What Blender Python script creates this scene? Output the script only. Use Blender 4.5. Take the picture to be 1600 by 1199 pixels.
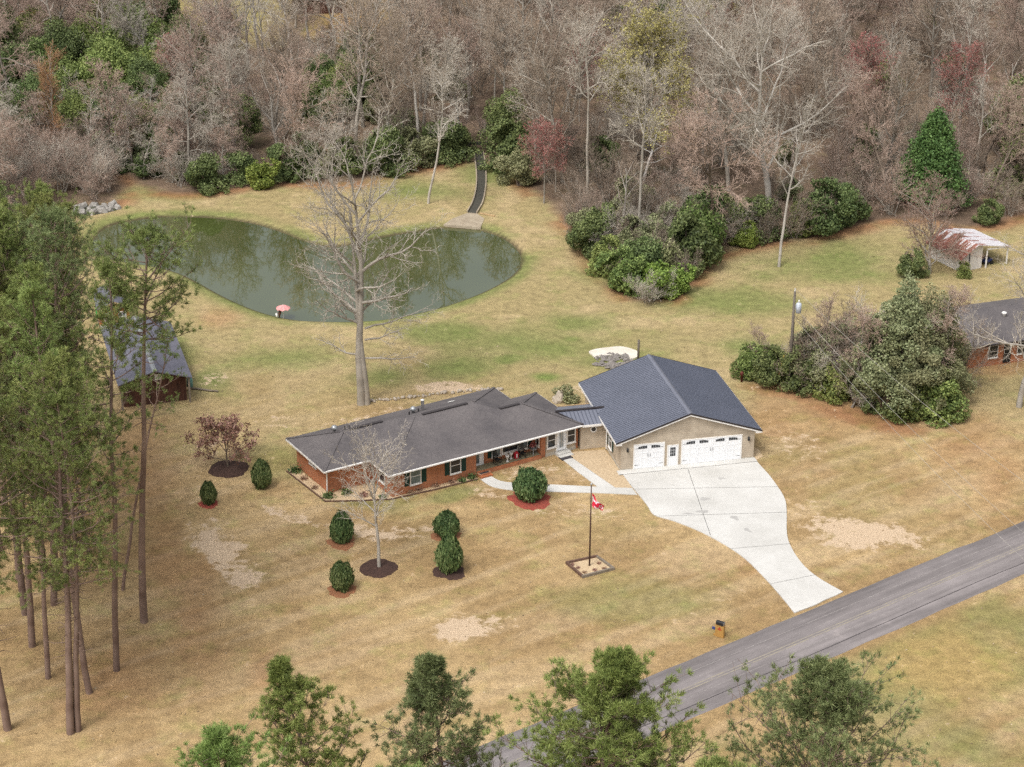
import bpy, math, random
import numpy as np
from math import sin, cos, pi, radians, sqrt, atan2, tan
from mathutils import Vector, Matrix

scene = bpy.context.scene
for o in list(bpy.data.objects):
    bpy.data.objects.remove(o)
COL = scene.collection
rnd = random.Random(7)

# ------------------------------------------------------------------ camera
F, TH, ROLL, CH = 3115.0, radians(24.27446), radians(0.3198), 76.701
SUN_EL, SUN_AZ, SUN_S, SUN_ANG = radians(58), radians(215), 0.85, radians(13)
SKY_S, EXPOSURE = 0.15, 0.38
cam = bpy.data.cameras.new("camera")
cam.sensor_width = 36.0
cam.lens = F * 36.0 / 1600.0
cam.clip_start, cam.clip_end = 1.0, 9000.0
camo = bpy.data.objects.new("camera", cam)
COL.objects.link(camo)
_d = Vector((0, -sin(TH), -cos(TH)))
_r = Vector((1, 0, 0))
_f = Vector((0, cos(TH), -sin(TH)))
_r2 = cos(ROLL) * _r - sin(ROLL) * _d
_d2 = sin(ROLL) * _r + cos(ROLL) * _d
_m = Matrix((_r2, -_d2, -_f)).transposed().to_4x4()
_m.translation = Vector((0, 0, CH))
camo.matrix_world = _m
scene.camera = camo

# ------------------------------------------------------------------ world, sun, exposure
w = bpy.data.worlds.new("World")
scene.world = w
w.use_nodes = True
nt = w.node_tree
nt.nodes.clear()
_o = nt.nodes.new("ShaderNodeOutputWorld")
_b = nt.nodes.new("ShaderNodeBackground")
_s = nt.nodes.new("ShaderNodeTexSky")
_s.sky_type = 'NISHITA'
_s.sun_disc = False
_s.sun_elevation = SUN_EL
_s.sun_rotation = SUN_AZ
_s.dust_density = 7.0
_h = nt.nodes.new("ShaderNodeHueSaturation")
_h.inputs['Saturation'].default_value = 0.22
_b.inputs['Strength'].default_value = SKY_S
nt.links.new(_s.outputs[0], _h.inputs['Color'])
nt.links.new(_h.outputs[0], _b.inputs['Color'])
nt.links.new(_b.outputs[0], _o.inputs['Surface'])
sl = bpy.data.lights.new("sun", 'SUN')
sl.energy = SUN_S
sl.angle = SUN_ANG
sl.color = (1.0, 0.955, 0.88)
so = bpy.data.objects.new("sun", sl)
COL.objects.link(so)
_sd = Vector((sin(SUN_AZ) * cos(SUN_EL), cos(SUN_AZ) * cos(SUN_EL), sin(SUN_EL)))
so.rotation_euler = (-_sd).to_track_quat('-Z', 'Y').to_euler()
so.location = _sd * 200
scene.view_settings.view_transform = 'Standard'
scene.view_settings.look = 'None'
scene.view_settings.exposure = EXPOSURE
scene.view_settings.gamma = 1.0
scene.render.engine = 'CYCLES'
scene.cycles.max_bounces = 5
scene.cycles.diffuse_bounces = 3
scene.cycles.glossy_bounces = 3
scene.cycles.transparent_max_bounces = 4
scene.cycles.use_denoising = False
scene.cycles.sampling_pattern = 'BLUE_NOISE'


# ------------------------------------------------------------------ pixel <-> ground
def G(px, py, z=0.0):
    x, y = px - 800.0, py - 599.5
    x, y = cos(ROLL) * x + sin(ROLL) * y, -sin(ROLL) * x + cos(ROLL) * y
    c, s = cos(TH), sin(TH)
    dx, dy, dz = x, F * c - y * s, -y * c - F * s
    t = (z - CH) / dz
    return (dx * t, dy * t)


def PX(x, y, z=0.0):
    """world -> photo pixel (arrays allowed)"""
    x = np.asarray(x, float); y = np.asarray(y, float)
    c, s = cos(TH), sin(TH)
    zz = z - CH
    qx, qy, qz = x, -s * y - c * zz, c * y - s * zz
    qz = np.maximum(qz, 1.0)
    a, b = F * qx / qz, F * qy / qz
    return 800 + cos(ROLL) * a - sin(ROLL) * b, 599.5 + sin(ROLL) * a + cos(ROLL) * b


# ------------------------------------------------------------------ materials
def new_mat(name):
    m = bpy.data.materials.new(name)
    m.use_nodes = True
    n = m.node_tree.nodes
    p = n["Principled BSDF"]
    return m, m.node_tree, p


def N(nt, t, **kw):
    n = nt.nodes.new(t)
    for k, v in kw.items():
        if k in n.inputs:
            n.inputs[k].default_value = v
        else:
            setattr(n, k, v)
    return n


def ramp(nt, fac, stops):
    r = nt.nodes.new("ShaderNodeValToRGB")
    e = r.color_ramp.elements
    while len(e) < len(stops):
        e.new(0.5)
    for i, (p, c) in enumerate(stops):
        e[i].position = p
        e[i].color = (*c, 1) if len(c) == 3 else c
    nt.links.new(fac, r.inputs[0])
    return r


def mixc(nt, fac, a, b, mode='MIX'):
    m = nt.nodes.new("ShaderNodeMix")
    m.data_type = 'RGBA'
    m.blend_type = mode
    for s, v in ((m.inputs[0], fac), (m.inputs[6], a), (m.inputs[7], b)):
        if hasattr(v, 'is_linked'):
            nt.links.new(v, s)
        elif isinstance(v, (int, float)):
            s.default_value = v
        else:
            s.default_value = (*v, 1)
    return m.outputs[2]


def noisy(name, col, col2=None, scale=3.0, rough=0.8, detail=6, amt=1.0, bump=0.0, bscale=40, spec=0.3,
          stretch=None, metallic=0.0, extra=None):
    """principled with two colours mixed by noise, in object coordinates"""
    m, nt, p = new_mat(name)
    tc = N(nt, "ShaderNodeTexCoord")
    src = tc.outputs['Object']
    if stretch:
        mp = N(nt, "ShaderNodeMapping")
        mp.inputs['Scale'].default_value = stretch
        nt.links.new(src, mp.inputs[0])
        src = mp.outputs[0]
    no = N(nt, "ShaderNodeTexNoise", Scale=scale, Detail=detail, Roughness=0.65)
    nt.links.new(src, no.inputs['Vector'])
    if col2 is None:
        col2 = tuple(c * 0.75 for c in col)
    r = ramp(nt, no.outputs[0], [(0.5 - 0.22 / amt, col2), (0.5 + 0.22 / amt, col)])
    out = r.outputs[0]
    if extra:
        out = extra(nt, tc, out)
    nt.links.new(out, p.inputs['Base Color'])
    p.inputs['Roughness'].default_value = rough
    p.inputs['Specular IOR Level'].default_value = spec
    p.inputs['Metallic'].default_value = metallic
    if bump:
        nb = N(nt, "ShaderNodeTexNoise", Scale=bscale, Detail=4)
        nt.links.new(tc.outputs['Object'], nb.inputs['Vector'])
        b = N(nt, "ShaderNodeBump", Strength=bump, Distance=0.05)
        nt.links.new(nb.outputs[0], b.inputs['Height'])
        nt.links.new(b.outputs[0], p.inputs['Normal'])
    return m


def leafmat(name, dark, mid, light, objvar=0.25, clump=0.35, rough=0.6, trans=0.0):
    """foliage: per-leaf random + clump noise + per-plant random"""
    m, nt, p = new_mat(name)
    g = N(nt, "ShaderNodeNewGeometry")
    oi = N(nt, "ShaderNodeObjectInfo")
    tc = N(nt, "ShaderNodeTexCoord")
    no = N(nt, "ShaderNodeTexNoise", Scale=clump, Detail=3)
    nt.links.new(tc.outputs['Object'], no.inputs['Vector'])
    a = N(nt, "ShaderNodeMath", operation='MULTIPLY')
    a.inputs[1].default_value = 0.5
    nt.links.new(g.outputs['Random Per Island'], a.inputs[0])
    b = N(nt, "ShaderNodeMath", operation='ADD')
    nt.links.new(a.outputs[0], b.inputs[0])
    nt.links.new(no.outputs[0], b.inputs[1])
    c = N(nt, "ShaderNodeMath", operation='SUBTRACT')
    nt.links.new(b.outputs[0], c.inputs[0])
    c.inputs[1].default_value = 0.25
    r = ramp(nt, c.outputs[0], [(0.2, dark), (0.5, mid), (0.8, light)])
    hs = N(nt, "ShaderNodeHueSaturation")
    mr = N(nt, "ShaderNodeMapRange")
    mr.inputs[3].default_value = 1 - objvar
    mr.inputs[4].default_value = 1 + objvar
    nt.links.new(oi.outputs['Random'], mr.inputs[0])
    nt.links.new(mr.outputs[0], hs.inputs['Value'])
    ml = N(nt, "ShaderNodeMath", operation='MULTIPLY')
    ml.inputs[1].default_value = 7.31
    fr = N(nt, "ShaderNodeMath", operation='FRACT')
    nt.links.new(oi.outputs['Random'], ml.inputs[0])
    nt.links.new(ml.outputs[0], fr.inputs[0])
    mh = N(nt, "ShaderNodeMapRange")
    mh.inputs[3].default_value = 0.48
    mh.inputs[4].default_value = 0.52
    nt.links.new(fr.outputs[0], mh.inputs[0])
    nt.links.new(mh.outputs[0], hs.inputs['Hue'])
    nt.links.new(r.outputs[0], hs.inputs['Color'])
    nt.links.new(hs.outputs[0], p.inputs['Base Color'])
    p.inputs['Roughness'].default_value = rough
    p.inputs['Specular IOR Level'].default_value = 0.25
    return m


def twigmat(name, a, b, objvar=0.18):
    m, nt, p = new_mat(name)
    oi = N(nt, "ShaderNodeObjectInfo")
    tc = N(nt, "ShaderNodeTexCoord")
    no = N(nt, "ShaderNodeTexNoise", Scale=0.6, Detail=4)
    nt.links.new(tc.outputs['Object'], no.inputs['Vector'])
    r = ramp(nt, no.outputs[0], [(0.32, a), (0.68, b)])
    hs = N(nt, "ShaderNodeHueSaturation")
    mr = N(nt, "ShaderNodeMapRange")
    mr.inputs[3].default_value = 1 - objvar
    mr.inputs[4].default_value = 1 + objvar
    nt.links.new(oi.outputs['Random'], mr.inputs[0])
    nt.links.new(mr.outputs[0], hs.inputs['Value'])
    nt.links.new(r.outputs[0], hs.inputs['Color'])
    nt.links.new(hs.outputs[0], p.inputs['Base Color'])
    p.inputs['Roughness'].default_value = 0.9
    p.inputs['Specular IOR Level'].default_value = 0.15
    return m


def brickmat(name, c1, c2, mortar, bw=0.22, bh=0.075, along='xy', ms=0.012, soft=None):
    """bricks or lap boards in object coordinates; rows run along x or y, courses in z"""
    m, nt, p = new_mat(name)
    tc = N(nt, "ShaderNodeTexCoord")
    sp = N(nt, "ShaderNodeSeparateXYZ")
    nt.links.new(tc.outputs['Object'], sp.inputs[0])
    ad = N(nt, "ShaderNodeMath", operation='ADD')
    nt.links.new(sp.outputs[0], ad.inputs[0])
    nt.links.new(sp.outputs[1], ad.inputs[1])
    cb = N(nt, "ShaderNodeCombineXYZ")
    nt.links.new(ad.outputs[0], cb.inputs[0])
    nt.links.new(sp.outputs[2], cb.inputs[1])
    br = N(nt, "ShaderNodeTexBrick")
    br.inputs['Color1'].default_value = (*c1, 1)
    br.inputs['Color2'].default_value = (*c2, 1)
    br.inputs['Mortar'].default_value = (*mortar, 1)
    br.inputs['Scale'].default_value = 1.0
    br.inputs['Mortar Size'].default_value = ms
    br.inputs['Brick Width'].default_value = bw
    br.inputs['Row Height'].default_value = bh
    br.inputs['Bias'].default_value = -0.2
    nt.links.new(cb.outputs[0], br.inputs['Vector'])
    no = N(nt, "ShaderNodeTexNoise", Scale=1.3, Detail=6)
    nt.links.new(tc.outputs['Object'], no.inputs['Vector'])
    rr = ramp(nt, no.outputs[0], [(0.3, (0.78, 0.76, 0.74)), (0.7, (1.1, 1.1, 1.1))])
    out = mixc(nt, 1.0, br.outputs[0], rr.outputs[0], 'MULTIPLY')
    nt.links.new(out, p.inputs['Base Color'])
    p.inputs['Roughness'].default_value = 0.85
    p.inputs['Specular IOR Level'].default_value = 0.2
    return m


M = {}
M['brick'] = brickmat('brick', (0.47, 0.15, 0.06), (0.35, 0.10, 0.042), (0.42, 0.26, 0.17))
M['siding'] = brickmat('siding', (0.48, 0.41, 0.32), (0.46, 0.395, 0.31), (0.34, 0.285, 0.225), bw=9.0, bh=0.2, ms=0.012)
M['foundation'] = noisy('foundation', (0.5, 0.47, 0.41), (0.4, 0.37, 0.31), scale=2.0)
M['trim'] = noisy('white_trim', (0.82, 0.8, 0.77), (0.72, 0.7, 0.67), scale=1.5, rough=0.5, spec=0.4)
M['door_white'] = noisy('door_white', (0.80, 0.81, 0.82), (0.76, 0.77, 0.79), scale=0.8, rough=0.4, spec=0.4)
M['glass'] = noisy('window_glass', (0.03, 0.033, 0.04), (0.015, 0.017, 0.02), scale=0.9, rough=0.06, spec=0.5)
M['glass_light'] = noisy('curtained_glass', (0.22, 0.26, 0.27), (0.05, 0.065, 0.07), scale=1.6, rough=0.08, spec=0.5)
M['shutter'] = noisy('green_shutter', (0.012, 0.045, 0.035), (0.009, 0.032, 0.026), scale=3, rough=0.5)
M['black'] = noisy('black_metal', (0.025, 0.025, 0.027), (0.015, 0.015, 0.016), scale=6, rough=0.45)
M['mat_rubber'] = noisy('doormat', (0.06, 0.055, 0.06), (0.035, 0.03, 0.035), scale=20, rough=0.95)
M['grey_metal'] = noisy('galvanised_metal', (0.45, 0.47, 0.48), (0.3, 0.31, 0.32), scale=5, rough=0.4, metallic=0.6)
M['dark_trim'] = noisy('dark_drip_edge', (0.035, 0.03, 0.032), (0.025, 0.02, 0.022), scale=3, rough=0.5)


def conc_extra(nt, tc, out):
    n2 = N(nt, "ShaderNodeTexNoise", Scale=0.22, Detail=5, Roughness=0.6)
    nt.links.new(tc.outputs['Object'], n2.inputs['Vector'])
    r2 = ramp(nt, n2.outputs[0], [(0.32, (0.85, 0.845, 0.83)), (0.64, (1.05, 1.05, 1.05))])
    return mixc(nt, 1.0, out, r2.outputs[0], 'MULTIPLY')


M['concrete'] = noisy('pale_concrete', (0.575, 0.565, 0.54), (0.51, 0.50, 0.475), scale=4, rough=0.8, bump=0.1, extra=conc_extra)
M['concrete_old'] = noisy('weathered_concrete', (0.42, 0.36, 0.27), (0.26, 0.21, 0.15), scale=0.9, rough=0.9, bump=0.2)
M['damp'] = noisy('damp_patch', (0.42, 0.41, 0.39), (0.36, 0.35, 0.335), scale=2.5, rough=0.6)


def roof_extra(nt, tc, out):
    # shingle courses follow height, weather streaks run down the slope
    sp = N(nt, "ShaderNodeSeparateXYZ")
    nt.links.new(tc.outputs['Object'], sp.inputs[0])
    ml = N(nt, "ShaderNodeMath", operation='MULTIPLY')
    ml.inputs[1].default_value = 1 / 0.048
    nt.links.new(sp.outputs[2], ml.inputs[0])
    fr = N(nt, "ShaderNodeMath", operation='FRACT')
    nt.links.new(ml.outputs[0], fr.inputs[0])
    r2 = ramp(nt, fr.outputs[0], [(0.0, (0.72, 0.72, 0.72)), (0.28, (1, 1, 1)), (1.0, (1.05, 1.05, 1.05))])
    o = mixc(nt, 0.8, out, r2.outputs[0], 'MULTIPLY')
    n2 = N(nt, "ShaderNodeTexNoise", Scale=0.35, Detail=6, Roughness=0.7)
    nt.links.new(tc.outputs['Object'], n2.inputs['Vector'])
    r3 = ramp(nt, n2.outputs[0], [(0.3, (0.72, 0.72, 0.74)), (0.68, (1.22, 1.2, 1.17))])
    return mixc(nt, 1.0, o, r3.outputs[0], 'MULTIPLY')


M['shingle'] = noisy('charcoal_shingle', (0.162, 0.148, 0.149), (0.084, 0.077, 0.08), scale=9, detail=8, rough=0.9, bump=0.25, bscale=14,
                     extra=roof_extra)
M['shingle_ridge'] = noisy('ridge_shingle', (0.07, 0.062, 0.064), (0.04, 0.036, 0.038), scale=6, rough=0.9)
M['metal_roof'] = noisy('blue_grey_metal_roof', (0.162, 0.172, 0.212), (0.138, 0.147, 0.184), scale=0.35, detail=5, rough=0.42, spec=0.4)
M['metal_rib_shaded'] = noisy('blue_grey_metal_rib_shaded', (0.075, 0.085, 0.118), (0.06, 0.07, 0.098), scale=0.35, detail=5, rough=0.45, spec=0.4)  # darker than the panels: shading of the rib sides put into the colour
M['barn_roof'] = noisy('slate_blue_barn_roof', (0.15, 0.15, 0.185), (0.108, 0.11, 0.14), scale=0.8, detail=8, rough=0.7, bump=0.15,
                       extra=roof_extra)
M['barn_wood'] = noisy('dark_barn_wood', (0.13, 0.058, 0.038), (0.045, 0.022, 0.017), scale=2.0, stretch=(3, 3, 0.4), rough=0.9)
M['cabin_wood'] = noisy('orange_cabin_wood', (0.38, 0.15, 0.045), (0.25, 0.09, 0.028), scale=3.0, stretch=(0.6, 0.6, 5), rough=0.7)
M['grey_wood'] = noisy('grey_weathered_wood', (0.27, 0.23, 0.18), (0.15, 0.12, 0.095), scale=3, stretch=(1, 1, 0.3), rough=0.9)
M['new_wood'] = noisy('pale_timber', (0.5, 0.36, 0.2), (0.38, 0.26, 0.14), scale=3, rough=0.8)
M['timber_edge'] = noisy('brown_landscape_timber', (0.17, 0.10, 0.07), (0.08, 0.048, 0.035), scale=3, rough=0.9)


def plank_mat():
    m = noisy('white_boards', (0.72, 0.69, 0.66), (0.6, 0.57, 0.53), scale=2.5, stretch=(3, 3, 0.5), rough=0.8)
    return m


M['white_boards'] = plank_mat()


def rust_roof():
    m, nt, p = new_mat('rusty_white_tin')
    tc = N(nt, "ShaderNodeTexCoord")
    mp = N(nt, "ShaderNodeMapping")
    mp.inputs['Scale'].default_value = (0.28, 1.3, 0.6)
    nt.links.new(tc.outputs['Object'], mp.inputs[0])
    no = N(nt, "ShaderNodeTexNoise", Scale=1.3, Detail=8, Roughness=0.6)
    nt.links.new(mp.outputs[0], no.inputs['Vector'])
    sp = N(nt, "ShaderNodeSeparateXYZ")
    nt.links.new(tc.outputs['Object'], sp.inputs[0])
    mr = N(nt, "ShaderNodeMapRange")
    mr.inputs[1].default_value = -2.0
    mr.inputs[2].default_value = 2.5
    mr.inputs[3].default_value = 0.13
    mr.inputs[4].default_value = -0.14
    nt.links.new(sp.outputs[0], mr.inputs[0])
    ad = N(nt, "ShaderNodeMath", operation='ADD')
    nt.links.new(no.outputs[0], ad.inputs[0])
    nt.links.new(mr.outputs[0], ad.inputs[1])
    r = ramp(nt, ad.outputs[0], [(0.42, (0.62, 0.60, 0.62)), (0.47, (0.30, 0.115, 0.08)), (0.62, (0.16, 0.05, 0.035))])
    nt.links.new(r.outputs[0], p.inputs['Base Color'])
    p.inputs['Roughness'].default_value = 0.6
    return m


M['rust_roof'] = rust_roof()
M['red_brown_roof'] = noisy('red_brown_roof', (0.16, 0.075, 0.06), (0.09, 0.045, 0.04), scale=1.5, rough=0.8)
M['yellow_roof'] = noisy('yellow_green_tin', (0.52, 0.46, 0.05), (0.36, 0.33, 0.04), scale=1.2, rough=0.5)
M['asphalt'] = None
M['gravel'] = noisy('straw_gravel', (0.60, 0.475, 0.315), (0.34, 0.245, 0.15), scale=7, detail=8, rough=0.95, bump=0.5, bscale=9)
M['chips'] = noisy('pale_wood_chips', (0.62, 0.49, 0.32), (0.38, 0.27, 0.16), scale=6, detail=8, rough=0.95, bump=0.5, bscale=9)
M['mulch'] = noisy('dark_brown_mulch', (0.085, 0.048, 0.036), (0.035, 0.02, 0.017), scale=5, detail=8, rough=0.98, bump=0.8, bscale=8)
M['mulch_red'] = noisy('red_mulch', (0.36, 0.075, 0.05), (0.16, 0.045, 0.032), scale=6, detail=8, rough=0.98, bump=0.8, bscale=8)
M['mulch_rust'] = noisy('faded_red_mulch', (0.30, 0.125, 0.06), (0.19, 0.095, 0.05), scale=6, detail=8, rough=0.98, bump=0.8, bscale=8)
M['stone'] = noisy('pale_stone', (0.52, 0.46, 0.38), (0.3, 0.25, 0.2), scale=4, rough=0.9)
M['pole_wood'] = noisy('pole_wood', (0.17, 0.145, 0.12), (0.10, 0.085, 0.07), scale=3, stretch=(3, 3, 0.3), rough=0.9)
M['flag_pole'] = noisy('brown_flagpole', (0.10, 0.055, 0.045), (0.065, 0.035, 0.03), scale=3, rough=0.5)
M['transformer'] = noisy('pale_blue_steel', (0.55, 0.60, 0.68), (0.45, 0.5, 0.58), scale=4, rough=0.4)
M['wire'] = noisy('wire', (0.38, 0.36, 0.32), (0.3, 0.28, 0.25), scale=2, rough=0.7)
M['red'] = noisy('red_cloth', (0.55, 0.03, 0.05), (0.45, 0.02, 0.04), scale=4, rough=0.7)
M['pink'] = noisy('pink_cloth', (0.75, 0.36, 0.34), (0.62, 0.25, 0.25), scale=5, rough=0.8)
M['white'] = noisy('white_paint', (0.78, 0.77, 0.75), (0.7, 0.69, 0.67), scale=5, rough=0.5)
M['green_plastic'] = noisy('green_plastic', (0.03, 0.42, 0.09), (0.02, 0.3, 0.06), scale=3, rough=0.4)
M['mailbox_wood'] = noisy('honey_timber', (0.46, 0.27, 0.08), (0.34, 0.18, 0.05), scale=5, stretch=(3, 3, 0.5), rough=0.7)
M['emblem_red'] = noisy('red_emblem_paint', (0.45, 0.05, 0.03), (0.35, 0.03, 0.02), scale=9, rough=0.6)
M['blue_plastic'] = noisy('navy_plastic', (0.05, 0.07, 0.2), (0.03, 0.04, 0.13), scale=5, rough=0.5)
M['tarp_white'] = noisy('pale_sheet', (0.72, 0.68, 0.6), (0.55, 0.5, 0.42), scale=0.7, rough=0.8)
M['grey_rubble'] = noisy('grey_rubble', (0.3, 0.28, 0.26), (0.16, 0.14, 0.13), scale=2.5, rough=0.95, bump=0.6, bscale=6)
# vegetation
M['bark_grey'] = twigmat('grey_bark', (0.24, 0.215, 0.18), (0.40, 0.365, 0.315))
M['bark_pale'] = twigmat('pale_bark', (0.33, 0.30, 0.26), (0.50, 0.465, 0.415))
M['bark_brown'] = twigmat('brown_bark', (0.14, 0.11, 0.085), (0.25, 0.20, 0.16))
M['twig_brown'] = twigmat('brown_twigs', (0.27, 0.21, 0.16), (0.43, 0.35, 0.275))
M['twig_grey'] = twigmat('grey_twigs', (0.35, 0.31, 0.255), (0.54, 0.49, 0.42))
M['twig_pink'] = twigmat('pinkish_twigs', (0.315, 0.225, 0.18), (0.475, 0.365, 0.30))
M['twig_orange'] = twigmat('orange_twigs', (0.33, 0.19, 0.10), (0.45, 0.28, 0.16))
M['twig_dark'] = twigmat('dark_brush_twigs', (0.20, 0.155, 0.12), (0.32, 0.255, 0.20))
M['bark_white'] = twigmat('whitish_bark', (0.37, 0.34, 0.295), (0.54, 0.505, 0.455))
M['twig_pale'] = twigmat('pale_twigs', (0.46, 0.42, 0.35), (0.62, 0.575, 0.50))
M['bark_pine'] = twigmat('pine_bark', (0.15, 0.10, 0.08), (0.27, 0.195, 0.16), 0.12)
M['needles'] = leafmat('pine_needles', (0.085, 0.12, 0.034), (0.185, 0.23, 0.065), (0.31, 0.355, 0.115), 0.2, 0.5)
M['needles_bright'] = leafmat('bright_pine_needles', (0.10, 0.15, 0.038), (0.205, 0.28, 0.07), (0.33, 0.40, 0.13), 0.15, 0.5)
M['needles_dull'] = leafmat('dull_pine_needles', (0.09, 0.115, 0.045), (0.18, 0.21, 0.08), (0.29, 0.315, 0.14), 0.15, 0.5)
M['leaf_dark'] = leafmat('dark_evergreen_leaf', (0.045, 0.065, 0.024), (0.105, 0.14, 0.047), (0.20, 0.24, 0.09), 0.2, 0.5)
M['leaf_mid'] = leafmat('green_leaf', (0.065, 0.095, 0.026), (0.15, 0.195, 0.053), (0.28, 0.325, 0.105), 0.2, 0.5)
M['leaf_bright'] = leafmat('bright_leaf', (0.085, 0.135, 0.024), (0.18, 0.25, 0.048), (0.30, 0.37, 0.095), 0.12, 0.5)
M['leaf_olive'] = leafmat('olive_leaf', (0.115, 0.13, 0.062), (0.21, 0.225, 0.11), (0.33, 0.335, 0.185), 0.12, 0.4)
M['leaf_pale'] = leafmat('pale_leaf', (0.15, 0.17, 0.07), (0.27, 0.28, 0.13), (0.42, 0.41, 0.24), 0.1, 0.5)
M['leaf_conifer'] = leafmat('conifer_leaf', (0.048, 0.085, 0.024), (0.095, 0.155, 0.042), (0.165, 0.24, 0.075), 0.1, 0.6)
M['leaf_bush'] = leafmat('clipped_bush_leaf', (0.035, 0.06, 0.022), (0.085, 0.13, 0.042), (0.20, 0.24, 0.10), 0.1, 1.5)
M['core'] = noisy('bush_inner_twigs', (0.02, 0.03, 0.012), (0.012, 0.017, 0.008), scale=4, rough=1.0)  # solid dark core added inside the leaves to stop see-through
M['bud_red'] = leafmat('red_buds', (0.22, 0.06, 0.052), (0.32, 0.11, 0.092), (0.42, 0.18, 0.145), 0.1, 0.4)
M['bud_yellow'] = leafmat('yellow_green_buds', (0.24, 0.22, 0.07), (0.36, 0.34, 0.11), (0.48, 0.45, 0.17), 0.1, 0.4)
M['bud_rust'] = leafmat('rust_leaves', (0.30, 0.10, 0.03), (0.42, 0.17, 0.06), (0.5, 0.25, 0.1), 0.1, 0.4)
M['leaf_maroon'] = leafmat('dry_maroon_leaf', (0.20, 0.105, 0.07), (0.32, 0.19, 0.13), (0.44, 0.29, 0.22), 0.1, 0.7)
M['leaf_straw'] = leafmat('straw_leaf', (0.2, 0.16, 0.09), (0.33, 0.27, 0.16), (0.45, 0.38, 0.24), 0.1, 0.7)


# ------------------------------------------------------------------ object helpers
def put(o, parent=None):
    COL.objects.link(o)
    if parent is not None:
        o.parent = parent
    return o


def tag(o, label=None, cat=None, group=None, kind=None):
    if label: o['label'] = label
    if cat: o['category'] = cat
    if group: o['group'] = group
    if kind: o['kind'] = kind
    return o


def thing(name, label, cat, loc=(0, 0, 0), rotz=0.0, group=None):
    o = bpy.data.objects.new(name, None)
    o.empty_display_size = 0.3
    o.location = loc if len(loc) == 3 else (loc[0], loc[1], 0)
    o.rotation_euler = (0, 0, rotz)
    put(o)
    return tag(o, label, cat, group)


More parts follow.
